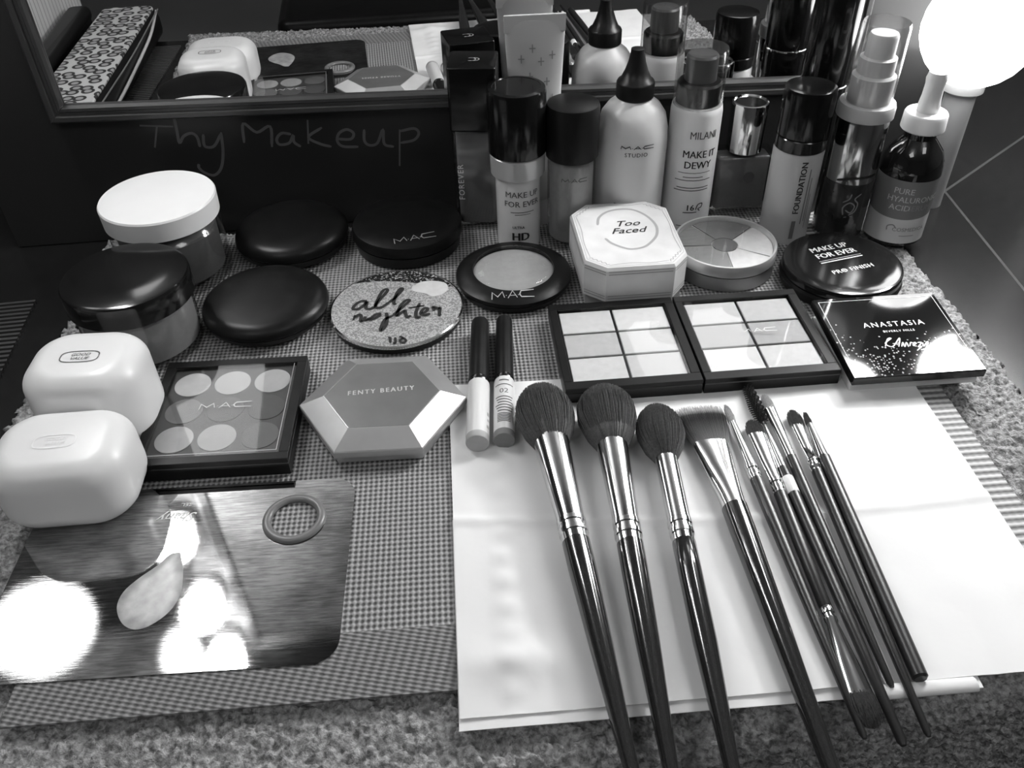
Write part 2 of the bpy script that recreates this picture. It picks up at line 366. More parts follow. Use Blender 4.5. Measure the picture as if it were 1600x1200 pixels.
# globe lamp at the right end of the board, and the bulbs further up both sides of the mirror
m_post = noisy('lamp_post_paint', .30, .34, 30, .4)
def globe_lamp(lab, x, y, zc, r, mat):
    t = thing('globe_lamp', lab, 'lamp', (x, y, TZ), group='globe lamps')
    obj('post', MB().lathe([(.0112, 0), (.0112, zc-r-.008), (.015, zc-r-.005), (.015, zc-r+.006)], 32), m_post, t)
    obj('globe', MB().lathe([(max(r*math.sin(a), 1e-4), zc-r*math.cos(a)) for a in [PI*k/14 for k in range(15)]], 28), mat, t, loc=(-.003, -.004, 0))
globe_lamp('lit round white globe lamp on a short post right of the mirror', .3845, .615, .141, .0405, m_globe)
globe_lamp('lit white globe lamp on a taller post, farther right on the table', .530, .660, .338, .036, m_farglobe)
def bulb(x, z, lab, r=.03, mat_=None):
    gm_ = mat_ or m_bulb
    mat = Matrix.Rotation(MR, 4, 'Z'); p = mat @ Vector((x, -.0, 0))
    t = thing('mirror_bulb', lab, 'bulb', (p.x, .637+p.y, z), MR, 'round bulbs around the mirror')
    s = MB(); s.sweep([(.002, .017, .017), (-.008, .017, .017), (-.012, .012, .012)][::-1], 24); obj('socket', s, m_white, t)
    b = MB(); b.sweep([(-.010-r+r*math.cos(PI*k/10)*-1, max(r*math.sin(PI*k/10), 1e-4), max(r*math.sin(PI*k/10), 1e-4)) for k in range(11)], 20)
    obj('globe', b, gm_, t)
for z, w_ in ((.300, 'lowest'), (.375, 'second lowest'), (.46, 'third'), (.565, 'top')):
    bulb(.380, z, 'lit round bulb right of the mirror, %s in its column above the globe lamp' % w_)
for z, w_ in ((.345, 'lowest'), (.465, 'second lowest'), (.57, 'top')):
    bulb(-.318, z, 'small round bulb left of the mirror, %s in its column' % w_, .021, m_dimbulb)

# towel draped over the front edge
def towel():
    x0, x1 = -.281, .334; dx = .00135; nx = int((x1-x0)/dx); R = .018
    ss = np.arange(0, .56, dx); X = np.linspace(x0, x1, nx); V = []
    ytop = .622
    xx, s = np.meshgrid(X, ss); fe = .155+.10*xx
    flat = (ytop-fe)-R; y = np.where(s < flat, ytop-s, 0); z = np.zeros_like(y)
    a = np.clip((s-flat)/R, 0, PI/2); y = np.where(s >= flat, fe+R-R*np.sin(a)*1.0, y); z = np.where(s >= flat, -(R-R*np.cos(a)), z)
    d = np.maximum(s-flat-R*PI/2, 0); z = z-d
    h = np.random.rand(*y.shape)
    k = np.random.rand(*y.shape); k = (k+np.roll(k, 1, 0)+np.roll(k, 1, 1)+np.roll(np.roll(k, 1, 0), 1, 1))/4
    amp = (k-.5)*.0062+(h-.5)*.0008-.0036
    y = y-np.sin(a)*amp*1.0; z = z+np.cos(a)*amp
    xx = xx+(np.random.rand(*y.shape)-.5)*.0008
    wav = .0012*np.sin(s*37+1)+.0008*np.sin(s*91); xx = xx+np.where(xx > .3, wav, 0)-np.where(xx < -.27, wav, 0)
    ny = len(ss); vs = np.stack([xx, y, z-.0004], -1).reshape(-1, 3)
    i = np.arange(ny-1)[:, None]*nx+np.arange(nx-1)[None]; q = np.stack([i, i+nx, i+nx+1, i+1], -1).reshape(-1, 4)
    me = bpy.data.meshes.new('towel'); me.vertices.add(len(vs)); me.vertices.foreach_set('co', vs.ravel())
    me.loops.add(q.size); me.polygons.add(len(q)); me.loops.foreach_set('vertex_index', q.ravel().astype(np.int32))
    me.polygons.foreach_set('loop_start', np.arange(0, q.size, 4, dtype=np.int32)); me.update(calc_edges=True); me.validate()
    me.polygons.foreach_set('use_smooth', np.ones(len(q), bool)); me.materials.append(m_towel)
    o = bpy.data.objects.new('towel', me); COL.objects.link(o)
    md = o.modifiers.new('thick', 'SOLIDIFY'); md.thickness = .0052; md.offset = -1
    tag(o, 'grey terry towel spread over the table under the woven mat', 'towel')
towel()

# woven mat with plain bands
mat_ = thing('placemat', 'grey woven mesh placemat with ribbed bands lying on the towel', 'placemat', (0, 0, .0003))
obj('mesh_field', MB().box(-.2128, .2625, .2372, .606, 0, .0012), m_mat, mat_, smooth=False)
obj('front_band', MB().box(-.2128, .2625, .2032, .2370, 0, .0014), m_matfront, mat_, smooth=False)
obj('side_band', MB().box(.2627, .2835, .2032, .606, 0, .0013), m_matside, mat_, smooth=False)
MZ = .0016
# second dark placemat at the far left of the table
dm = thing('dark_placemat', 'dark slatted placemat on the black table left of the towel', 'placemat', (-.37, .36, TZ), math.radians(4))
obj('field', MB().box(-.09, .035, -.2, .185, 0, .0012), m_darkmat, dm, smooth=False)
sl = MB()
for k in range(76): sl.box(.036, .068, -.195+k*.005, -.195+k*.005+.0024, 0, .0018)
o = obj('slat_band', sl, m_slat, dm, smooth=False); o['kind'] = 'stuff'

# tissue: two layers with a crease and embossed dimples
def sheet(x0, x1, y0, y1, z, nx, ny, fn, th=.0004):
    vs = []; fs = []
    for k in (1, 0):
        for j in range(ny+1):
            for i in range(nx+1):
                x = x0+(x1-x0)*i/nx; y = y0+(y1-y0)*j/ny; vs.append((x, y, z+fn(x, y)-(0 if k else th)))
    n = (nx+1)*(ny+1)
    for j in range(ny):
        for i in range(nx):
            a = j*(nx+1)+i; fs.append((a, a+1, a+nx+2, a+nx+1)); fs.append((n+a+nx+1, n+a+nx+2, n+a+1, n+a))
    e = [i for i in range(nx+1)]+[j*(nx+1)+nx for j in range(1, ny+1)]+[ny*(nx+1)+i for i in range(nx-1, -1, -1)]+[j*(nx+1) for j in range(ny-1, 0, -1)]
    for a, b in zip(e, e[1:]+e[:1]): fs.append((a+n, b+n, b, a))
    return vs, fs
def tis(x, y):
    h = .0009*max(0, 1-abs(y-.297+.012*math.sin(x*9))/.005)
    if abs(x-.010+.03*(.3-y)*.6) < .008: h += .00035*(1+math.sin(y*420))*(1-abs(x-.010+.03*(.3-y)*.6)/.008)
    h += .0012*noise.noise(Vector((x*16, y*16, 1)))**2+.0006*abs(noise.noise(Vector((x*45, y*28, 4))))
    h += .0022*math.exp(-((x-.012)**2/.0006+(y-.213)**2/.00010))
    return h*1.7
nap = thing('paper_tissue', 'white paper tissue unfolded under the makeup brushes', 'tissue', (0, 0, 0))
obj('lower_sheet', sheet(-.0155, .2120, .1835, .30, MZ+.0009, 40, 20, lambda x, y: .0004*noise.noise(Vector((x*30, y*30, 0)))), m_tissue, nap)
obj('upper_sheet', sheet(-.0150, .2676, .1885, .4065, MZ+.0018, 150, 120, tis), m_tissue, nap)
fold = MB(); fold.sweep([(0, .0034, .0022), (.055, .0036, .0024)], 16); o = obj('rolled_edge', fold, m_tissue, nap, loc=(.2085, .1845, MZ+.0022), rz=math.radians(90))
NZ = MZ+.0022

# ------------------------------------------------------------------ jars and compacts on the left
BZ = MZ          # top of the mat: things stand on it
# white lidded jar
t = thing('cream_jar', 'glass cream jar with a plain white lid at the back left', 'jar', (-.2104, .5591, BZ))
obj('jar_body', MB().lathe([(.034, 0), (.0375, .002), (.0386, .006), (.0386, .041), (.0355, .045), (.0345, .048)], 64), m_clear, t)
obj('cream', MB().lathe([(.031, .005), (.034, .008), (.034, .040), (.031, .044)], 48), powder('jar_cream', .10), t)
obj('lid', MB().lathe([(.0378, .0475), (.0393, .0485), (.0397, .0618), (.0389, .0630), (.034, .0633)], 72), m_white, t)
# dark lidded jar of loose powder
t = thing('powder_jar', 'clear powder jar with a wide glossy black lid behind the white cases', 'jar', (-.2137, .4747, BZ))
obj('jar_body', MB().lathe([(.033, 0), (.0360, .0015), (.0366, .036), (.0356, .0385)], 64), m_clear, t)
obj('loose_powder', MB().lathe([(.031, .004), (.0345, .006), (.0345, .033), (.031, .036)], 48), powder('loose_powder', .22), t)
obj('lid', MB().lathe([(.0380, .0375), (.0391, .0383), (.0391, .0518), (.0382, .0535), (.0362, .0542), (.019, .0545)], 72), m_gloss, t)
# pebble shaped black compacts
def pebble(name, lab, x, y, r, h, logo=None):
    t = thing(name, lab, 'compact', (x, y, BZ), group='round black compacts')
    obj('base', MB().lathe([(r*.72, 0), (r*.86, .0012), (r*.955, .005), (r*.97, h*.42)], 64), m_black, t)
    P = [(r*.97, h*.44), (r, h*.52), (r*.995, h*.62), (r*.965, h*.76), (r*.90, h*.88), (r*.80, h*.95), (r*.6, h*.985), (r*.3, h)]
    obj('lid', MB().lathe(P, 72), m_satin, t); return t
pebble('black_compact', 'closed black pebble-shaped compact at the back beside the white lidded jar', -.1298, .5885, .0427, .021)
pebble('black_compact', 'closed black pebble-shaped compact between the dark jar and the glitter compact', -.1372, .4967, .0425, .019)
t = thing('black_compact', 'closed black compact with a small silver logo at its front edge', 'compact', (-.0419, .583, BZ), group='round black compacts')
obj('base', MB().lathe([(.036, 0), (.0395, .0015), (.0405, .0095)], 64), m_black, t)
obj('lid', MB().lathe([(.0405, .0102), (.0416, .0112), (.0416, .0165), (.0405, .0188), (.038, .0198), (.025, .0203)], 72), m_satin, t)
obj('logo', logo_mb(MB(), .031, on_top(.0065, -.0280, .0203, .22, .00025), .0011, .8), m_silverprint, t, smooth=False)
# glitter compact with brush script
t = thing('glitter_compact', 'flat silver glitter compact with black brush lettering', 'compact', (-.0483, .4881, BZ))
obj('base', MB().lathe([(.040, 0), (.0445, .001), (.0452, .0045)], 64), m_black, t)
obj('rim', MB().lathe([(.0452, .0048), (.0458, .0055), (.0456, .0068), (.0445, .0074)], 72, cap1=False), m_chrome, t)
obj('glitter_lid', MB().lathe([(.0444, .0050), (.0444, .0071), (.042, .0074)], 72), m_glit, t)
gm = MB()
for k in range(5):
    pass
arc = [(.0436*math.cos(a), .0436*math.sin(a)) for a in [math.radians(25+110*k/24) for k in range(25)]]
arc2 = [(.0436*math.cos(a)*(1-.34*math.sin(PI*k/24)), .0436*math.sin(a)-.014*math.sin(PI*k/24)) for k, a in enumerate([math.radians(25+110*k/24) for k in range(25)])]
gm.add([(x, y, .00752) for x, y in arc+arc2], [(i+25, i+26, i+1, i)[::-1] for i in range(24)])
obj('dark_glitter_band', gm, m_glitdark, t, smooth=False)
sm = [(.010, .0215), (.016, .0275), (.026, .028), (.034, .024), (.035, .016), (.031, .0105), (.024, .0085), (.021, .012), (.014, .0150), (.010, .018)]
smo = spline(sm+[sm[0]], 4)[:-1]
obj('painted_glint', MB().add([(x, y, .00762) for x, y in smo], [tuple(range(len(smo)))[::-1]]), powder('painted_foil_glint', .5), t, smooth=False)  # bright reflection of the foil, painted as a pale patch
ALLN = [[(-0.0206, 0.0078), (-0.0246, 0.0082), (-0.0283, 0.0041), (-0.0296, -0.0003), (-0.026, -0.0007), (-0.0223, 0.0034), (-0.0206, 0.0072), (-0.0209, -0.0001), (-0.0182, -0.0016), (-0.015, 0.0004)], [(-0.015, 0.0004), (-0.0121, 0.008), (-0.0071, 0.018), (-0.0079, 0.0211), (-0.0105, 0.0184), (-0.0134, 0.0082), (-0.0144, 0.0014), (-0.013, -0.001), (-0.0091, 0.0003), (-0.0054, 0.005)], [(-0.0054, 0.005), (-0.0009, 0.0103), (0.0036, 0.0192), (0.0022, 0.0206), (-0.0003, 0.0149), (-0.0021, 0.0047), (-0.0007, 0.0011)], [(-0.0285, -0.0137), (-0.0279, -0.0078)], [(-0.0277, -0.0105), (-0.025, -0.0075), (-0.0236, -0.0099), (-0.0236, -0.0153), (-0.0221, -0.0144)], [(-0.0207, -0.0102), (-0.0211, -0.014), (-0.0189, -0.0142)], [(-0.0101, -0.008), (-0.0134, -0.0082), (-0.0164, -0.0117), (-0.0189, -0.0137), (-0.0151, -0.0135), (-0.0101, -0.0091)], [(-0.0069, -0.0072), (-0.0061, -0.0128), (-0.0065, -0.0215), (-0.0094, -0.027), (-0.0098, -0.0243), (-0.0073, -0.0149), (-0.0023, -0.0111)], [(-0.0023, -0.0111), (0.0027, -0.0038), (0.0085, 0.0047), (0.0065, 0.006), (0.0026, -0.0004), (-0.0, -0.0124)], [(0.0003, -0.0124), (0.0054, -0.0063), (0.0061, -0.0097), (0.0074, -0.0137), (0.01, -0.0124)], [(0.0157, 0.0016), (0.0132, -0.0094), (0.0138, -0.015), (0.0164, -0.0142)], [(0.0086, -0.0033), (0.019, -0.0016)], [(0.0171, -0.0109), (0.0203, -0.0085), (0.0209, -0.0052), (0.0183, -0.0055), (0.0164, -0.0108), (0.019, -0.0128), (0.0229, -0.0115)], [(0.0255, -0.0085), (0.0249, -0.0039), (0.0281, -0.0065), (0.0294, -0.0056), (0.029, -0.0133), (0.0299, -0.0145)]]
UD = [[(-0.0047, -0.0355), (-0.0035, -0.0357), (-0.003, -0.0412)], [(-0.0001, -0.0355), (0.0001, -0.0415), (-0.0014, -0.0412)], [(0.0027, -0.0345), (0.0062, -0.038), (0.0066, -0.0411), (0.0041, -0.0413), (0.0031, -0.0388), (0.0053, -0.0368)]]
lm = stroke_mb(MB(), ALLN, .0024, on_top(0, 0, .0077)); stroke_mb(lm, UD, .0018, on_top(0, 0, .0077))
obj('lettering', lm, m_ink, t, smooth=False)
# compact with a domed clear window
t = thing('blush_compact', 'open-window black compact with a round domed clear top', 'compact', (.0341, .518, BZ))
obj('base', MB().lathe([(.034, 0), (.0385, .0015), (.0402, .0062)], 64), m_black, t)
obj('lid_ring', MB().lathe([(.0402, .0066), (.0412, .0076), (.0408, .0098), (.037, .0122), (.031, .0134), (.0288, .0136), (.0284, .0120)], 72, cap1=False), m_satin, t)
obj('powder_disc', MB().lathe([(.0286, .008), (.0286, .0108), (.027, .0112)], 64), powder('blush_powder', .27), t)
obj('window', MB().lathe([(.0286, .0132), (.0280, .0150), (.0255, .0165), (.018, .0176), (.008, .0181)], 64, cap0=False), m_clearthin, t)
obj('logo', logo_mb(MB(), .029, lambda x, y: (x-.003, -.0332+y*.96, .0131-.0006*0+.00035+y*.25), .0010, .8), m_silverprint, t, smooth=False)

# ------------------------------------------------------------------ two white rounded cases
def soft_box(w_, d, h, rv, rh, rb, n=10):
    rs = []
    prof = [(rb*(1-math.sin(PI/2*k/8)), rb*(1-math.cos(PI/2*k/8))) for k in range(9)]
    prof += [(rh*(1-math.cos(PI/2*k/10)), h-rh*(1-math.sin(PI/2*k/10))) for k in range(11)]
    for i, z in prof: rs.append([(x, y, z) for x, y in rrect(w_-2*i, d-2*i, max(rv-i*.75, .004), n)])
    return MB().rings(rs)
def case(lab, x, y, z, rz, ink, w_, d, h):
    t = thing('white_case', lab, 'case', (x, y, z), rz, 'white rounded cases')
    obj('shell', soft_box(w_, d, h, .021, .0125, .015), m_whitecase, t, ang=60)
    lb = MB(); ov = [(.0105*math.copysign(abs(math.cos(a))**.6, math.cos(a)), .0048*math.copysign(abs(math.sin(a))**.6, math.sin(a))) for a in [2*PI*k/32 for k in range(33)]]
    f = on_top(0, -.002, h, 0, .0002); stroke_mb(lb, [ov], .0007, f, False)
    text_mb(lb, 'GOOD\nVALUE', .0034, f, .01, .3)
    obj('embossed_logo', lb, ink, t, smooth=False)
case('white rounded case with a dark oval logo, behind its twin', -.2155, .3925, BZ, math.radians(-1.5), m_greyink, .0640, .0560, .0550)
case('white rounded case with a pale logo, in front over the metal palette edge', -.2145, .3352, BZ+.0008, math.radians(1.0), M('raised_white', .9, .3), .0700, .0560, .0445)

# ------------------------------------------------------------------ palette of nine round pans
t = thing('nine_pan_palette', 'square black palette with nine round eyeshadow pans under a clear lid', 'palette', (-.1462, .3886, BZ), math.radians(-1.2))
W2 = .0430
obj('tray', MB().box(-W2, W2, -.0452, .0452, 0, .0092, .0006), m_black, t)
fr = MB()
for a in ((-W2, W2, .0395, .0452), (-W2, W2, -.0452, -.0395), (-W2, -.0375, -.0395, .0395), (.0375, W2, -.0395, .0395)): fr.box(*a, .0093, .0128, .0003)
obj('lid_frame', fr, m_satin, t)
obj('tray_face', MB().box(-.0375, .0375, -.0395, .0395, .0092, .0100), M('tray_face', .05, .5), t, smooth=False)
pv = [.52, .46, .43, .17, .11, .08, .43, .39, .11]
for k in range(9):
    i, j = k % 3, k//3
    obj('pan', MB().lathe([(.0108, .0098), (.0108, .0105), (.0100, .0107)], 40, (-.0243+i*.0241, .0250-j*.0240)), powder('shadow_powder', pv[k]), t)
obj('window', MB().box(-.0375, .0375, -.0395, .0395, .0122, .0128), m_clearthin, t, smooth=False)
lb = logo_mb(MB(), .030, on_top(.0005, .0015, .0129), .0009, .55)
obj('logo', lb, m_pale, t, smooth=False)
stp = MB(); stroke_mb(stp, [[(-.036, -.038), (.036, -.038), (.036, .038)]], .0005, on_top(0, 0, .0129), False); obj('window_line', stp, m_silverprint, t, smooth=False)

# ------------------------------------------------------------------ hexagonal compact
t = thing('hexagonal_compact', 'faceted hexagonal pale metallic compact in front of the glitter compact', 'compact', (-.0537, .3866, BZ), math.radians(-1.5))
hexp = lambda r: [(r*math.cos(PI/3*k), r*.965*math.sin(PI/3*k)) for k in range(6)]
obj('base', MB().rings([[(x, y, z) for x, y in hexp(r)] for r, z in ((.045, 0), (.0472, .0014), (.0472, .0055))]), m_rose, t, smooth=False)
obj('lid', MB().rings([[(x, y, z) for x, y in hexp(r)] for r, z in ((.0488, .0060), (.0495, .0066), (.0495, .0105), (.0488, .0112), (.0345, .0170), (.0340, .0170))]), m_rose, t, smooth=False)
obj('top_panel', MB().rings([[(x, y, z) for x, y in hexp(r)] for r, z in ((.0339, .0168), (.0339, .0171), (.0335, .0172))]), m_rosetop, t, smooth=False)
obj('lettering', text_mb(MB(), 'FENTY BEAUTY', .0054, on_top(-.0005, .0022, .0172, .06), .02, 0, 1.35, .82), m_pale, t, smooth=False)

# ------------------------------------------------------------------ stainless mixing palette with a thumb hole
t = thing('metal_palette', 'scratched stainless steel mixing palette with a ringed thumb hole', 'palette', (-.1525, .2800, BZ), math.radians(-1.0))
bm = bmesh.new()
out = [bm.verts.new((x, y, 0)) for x, y in rrect(.1680, .1150, .0125, 8)]
hc = (.0535, .0295); inn = [bm.verts.new((hc[0]+.0125*math.cos(2*PI*k/40), hc[1]+.0125*math.sin(2*PI*k/40), 0)) for k in range(40)]
es = [bm.edges.new((l[i], l[(i+1) % len(l)])) for l in (out, inn) for i in range(len(l))]
bmesh.ops.triangle_fill(bm, use_beauty=True, use_dissolve=False, edges=es)
g_ = bmesh.ops.extrude_face_region(bm, geom=bm.faces[:]); bmesh.ops.translate(bm, vec=(0, 0, .0008), verts=[v for v in g_['geom'] if isinstance(v, bmesh.types.BMVert)])
bmesh.ops.recalc_face_normals(bm, faces=bm.faces[:])
me = bpy.data.meshes.new('plate'); bm.to_mesh(me); bm.free(); me.materials.append(m_steel)
o = bpy.data.objects.new('plate', me); COL.objects.link(o); o.parent = t
ring = MB(); rs = []
for k in range(48):
    a = 2*PI*k/48; rs.append([(hc[0]+(.0143+.0024*math.cos(b))*math.cos(a), hc[1]+(.0143+.0024*math.cos(b))*math.sin(a), .0012+.0019*math.sin(b)) for b in [2*PI*j/12 for j in range(12)]])
ring.rings(rs+[rs[0]], True, False, False); obj('thumb_ring', ring, M('grey_rubber', .16, .35), t)
dr = [(-.002, .012), (.002, .000), (.004, -.014), (.001, -.024), (-.006, -.031), (-.013, -.033), (-.020, -.029), (-.025, -.020), (-.0245, -.011), (-.019, -.003), (-.012, .004), (-.007, .011)]
dr = spline(dr+[dr[0]], 4)[:-1]
sv = MB().poly(dr, [(1, .00081), (.97, .00095), (.6, .00105)])
o = obj('cream_smear', sv, m_smear, t); o['label'] = 'pale smear of cream left on the steel'
eng = text_mb(MB(), 'Shany', .0085, on_top(-.0085, .036, .0008, PI), .01, .45); text_mb(eng, 'TEL.', .0035, on_top(-.006, .0445, .0008, PI), .0, .2)
obj('engraving', eng, M('engraved_mark', .75, .5), t, smooth=False)

# ------------------------------------------------------------------ two concealer tubes
def concealer(lab, x, y, rz, r, endmat, two):
    t = thing('concealer_tube', lab, 'tube', (x, y, NZ-.0004+r), rz, 'concealer tubes')
    obj('tube_body', MB().sweep([(.0045, r*.99, r*.99), (.006, r, r), (.048, r, r), (.050, r*.97, r*.97)], 32), M('tube_white', .66, .3, coat=.4), t)
    obj('end_plug', MB().sweep([(0, r*.93, r*.93), (.0006, r*.985, r*.985), (.0046, r*.985, r*.985)], 32), endmat, t)
    obj('neck_ring', MB().sweep([(.050, r*.93, r*.93), (.051, r*.98, r*.98), (.0535, r*.98, r*.98), (.054, r*.9, r*.9)], 32), m_gloss, t)
    obj('cap', MB().sweep([(.054, r*.92, r*.92), (.056, r*.93, r*.93), (.110, r*.88, r*.88), (.1135, r*.82, r*.82), (.114, r*.7, r*.7)], 32), m_satin, t)
    f = lambda px, py: ((r+.0001)*math.sin(px/r), py, (r+.0001)*math.cos(px/r))
    lb = MB()
    if two:
        text_mb(lb, '02', .0056, lambda a, b: f(a, b+.036), .02)
        bars_mb(lb, [(-.006, .006, .042, .0008), (-.003, .003, .046, .001)]+[(-.0055+.0008*(k % 3), .0055-.0006*(k % 2), .031-k*.0024, .0009) for k in range(6)]+[(-.004, .004, .0165-k*.0013, .0007) for k in range(6)], f)
        obj('print', lb, m_greyink, t, smooth=False)
    else:
        bars_mb(lb, [(.0062, .0085, .02, .003), (.0060, .0085, .0095, .0025), (.0065, .009, .015, .002)], f); obj('worn_print', lb, M('worn_print', .35, .6), t, smooth=False)
concealer('concealer tube with plain white body and black cap, beside the hexagonal compact', .0003, .3478, math.radians(-3.6), .0068, powder('plug_pale', .42), False)
concealer('concealer tube with black print and the number 02, left of the first brush', .0155, .3492, math.radians(-4.0), .0063, powder('plug_grey', .22), True)

# ------------------------------------------------------------------ two palettes of six pans
def six(lab, x, y, rz, vals, logo):
    t = thing('six_pan_palette', lab, 'palette', (x, y, BZ+.0018), rz, 'six pan palettes')
    W, D = .0415, .0435
    obj('tray', MB().box(-W, W, -D, D, 0, .0078, .0006), m_black, t)
    fr = MB()
    for a in ((-W, W, D-.0062, D), (-W, W, -D, -D+.0072), (-W, -W+.0050, -D+.0072, D-.0062), (W-.0058, W, -D+.0072, D-.0062)): fr.box(*a, .0079, .0112, .0003)
    obj('lid_frame', fr, m_satin, t)
    x0, x1, y0, y1 = -W+.0052, W-.0060, -D+.0074, D-.0064; cw = (x1-x0)/2; ch = (y1-y0)/3
    for k in range(6):
        i, j = k % 2, k//2; gx = .0009
        obj('pan', MB().box(x0+i*cw+gx, x0+(i+1)*cw-gx, y1-(j+1)*ch+gx, y1-j*ch-gx, .0076, .0090, .0003), powder('pan_powder', vals[k]), t)
    obj('window', MB().box(x0, x1, y0, y1, .0104, .0110), m_clearthin, t, smooth=False)
    if logo: obj('logo', logo_mb(MB(), .024, on_top(.004, .001, .0110), .0007, .55), m_pale, t, smooth=False)
six('open-window black palette of six pale pans beside the octagonal box', .0955, .4273, math.radians(.6), [.58, .63, .47, .56, .60, .54], False)
six('open-window black palette of six pans with a small logo, beside the sparkle palette', .1798, .4280, math.radians(.6), [.50, .46, .39, .37, .64, .59], True)

# ------------------------------------------------------------------ sparkle palette
t = thing('sparkle_palette', 'glossy black palette with silver sparkles and script lettering', 'palette', (.2645, .4105, BZ+.0014))
obj('base', MB().box(-.0385, .0400, -.0325, .0355, 0, .0068, .0006), M('pale_base', .62, .35), t)
LT = math.radians(3.2)         # the lid dips a little to the front
ld = obj('lid', MB().box(-.0403, .0403, -.0375, .0375, -.0062, -.0004, .0005), m_gloss, t, loc=(0, 0, .0166)); ld.rotation_euler = (LT, 0, 0)
obj('top_panel', MB().box(-.0398, .0398, -.0370, .0370, -.0004, 0), m_sparkle, ld, smooth=False)
obj('clasp_pin', MB().box(.0385, .0406, -.0372, -.0345, -.0052, -.0022, .0004), m_black, ld)
lb = text_mb(MB(), 'ANASTASIA', .0066, on_top(.002, .0085, 0.), .01, 0, 1.25, .95); text_mb(lb, 'BEVERLY HILLS', .0026, on_top(.0028, .0018, 0.), .02, 0, 1.2)
AMRE = [[(-0.0112, -0.0102), (-0.0073, -0.0046), (-0.0049, -0.0042), (-0.0102, -0.0079), (-0.0068, -0.0107), (0.0005, -0.0042), (-0.0032, -0.0111)], [(-0.0058, -0.0084), (-0.0012, -0.0082)], [(-0.0014, -0.0112), (0.0008, -0.0079), (0.0004, -0.0114), (0.003, -0.0081), (0.0026, -0.0117)], [(0.0036, -0.0112), (0.0056, -0.0084), (0.0068, -0.0091)], [(0.006, -0.0108), (0.0086, -0.0093), (0.0077, -0.0086), (0.006, -0.0108), (0.0079, -0.0116)], [(0.0096, -0.0088), (0.0121, -0.009), (0.0084, -0.0123), (0.0108, -0.0119), (0.0064, -0.015)], [(0.0128, -0.0091), (0.0119, -0.012), (0.0163, -0.0083), (0.0122, -0.0139), (0.0088, -0.0147)]]
stroke_mb(lb, [[(x, y*1.15) for x, y in s] for s in AMRE], .0008, on_top(0, 0, 0.))
stroke_mb(lb, [[(-.0375, -.034), (-.0375, .034), (.0375, .034), (.0375, -.034)]], .0005, on_top(0, 0, 0.), False)
obj('lettering', lb, m_pale, ld, smooth=False)

# ------------------------------------------------------------------ octagonal box
t = thing('octagonal_box', 'white octagonal cardboard box with ornate print and oval title', 'box', (.114, .519, BZ))
OCT = [(-.0235, .0440), (.0215, .0440), (.0352, .0325), (.0360, -.0300), (.0250, -.0435), (-.0210, -.0440), (-.0345, -.0325), (-.0360, .0305)]
OCT = OCT[::-1]
cardm = noisy('white_card', .58, .66, 60, .6)
obj('tray', MB().poly(OCT, [(.94, 0), (.95, .0005), (.95, .012)]), M('shaded_box_tray', .25, .6), t, smooth=False)  # shade under the lid is put into the tray's darker colour
obj('lid', MB().poly(OCT, [(1., .0095), (1., .0335), (.97, .0355), (.965, .0355)]), cardm, t, smooth=False)
pr = MB()
for k in range(8):
    (ax, ay), (bx, by) = OCT[k], OCT[(k+1) % 8]; l = math.hypot(bx-ax, by-ay); nx, ny = (by-ay)/l, -(bx-ax)/l
    if nx*(ax+bx)+ny*(ay+by) < 0: nx, ny = -nx, -ny
    def side(s, z, ax=ax, ay=ay, bx=bx, by=by, nx=nx, ny=ny): return (ax+(bx-ax)*s+nx*.0002, ay+(by-ay)*s+ny*.0002, z)
    for z, h in ((.0115, .0006), (.0135, .0005), (.0305, .0007), (.0325, .0005)):
        pr.add([side(.03, z), side(.97, z), side(.97, z+h), side(.03, z+h)], [(0, 1, 2, 3) if nx*0+1 else ()])
obj('side_print', pr, M('ornate_print', .30, .6), t, smooth=False)
tp = MB(); OV = [[(-0.0187, 0.0128), (-0.016, 0.0233), (-0.0086, 0.031), (0.0015, 0.0335), (0.0107, 0.031), (0.0182, 0.0215), (0.022, 0.0082), (0.0202, -0.0041), (0.0149, -0.013), (0.008, -0.0195), (-0.0007, -0.0211), (-0.007, -0.0178), (-0.013, -0.0118), (-0.0162, -0.0054)]]
stroke_mb(tp, OV, .0020, on_top(0, 0, .0355)); 
for k in range(8):
    (ax, ay), (bx, by) = OCT[k], OCT[(k+1) % 8]; n = 9 if k % 2 else 3
    sc = [(ax+(bx-ax)*q/n, ay+(by-ay)*q/n) for q in range(n+1)]
    stroke_mb(tp, [[(x*(.90-.03*(q % 2)), y*(.90-.03*(q % 2))) for q, (x, y) in enumerate(sc)]], .0006, on_top(0, 0, .0355), True, 4)
    stroke_mb(tp, [[(x*.935, y*.935) for x, y in (OCT[k], OCT[(k+1) % 8])]], .0005, on_top(0, 0, .0355), False)
obj('top_print', tp, M('grey_ornament', .34, .6), t, smooth=False)
tt = text_mb(MB(), 'Too', .0105, on_top(.002, .0125, .0356, .02), .012, .42); text_mb(tt, 'Faced', .0105, on_top(.001, .0030, .0356, .02), .012, .42)
obj('title', tt, m_ink, t, smooth=False)
obj('clasp', MB().lathe([(.0016, 0), (.0019, .0006), (.0019, .0030), (.0012, .0036)], 20, (.004, -.0428)), m_chrome, t, loc=(0, 0, .004))

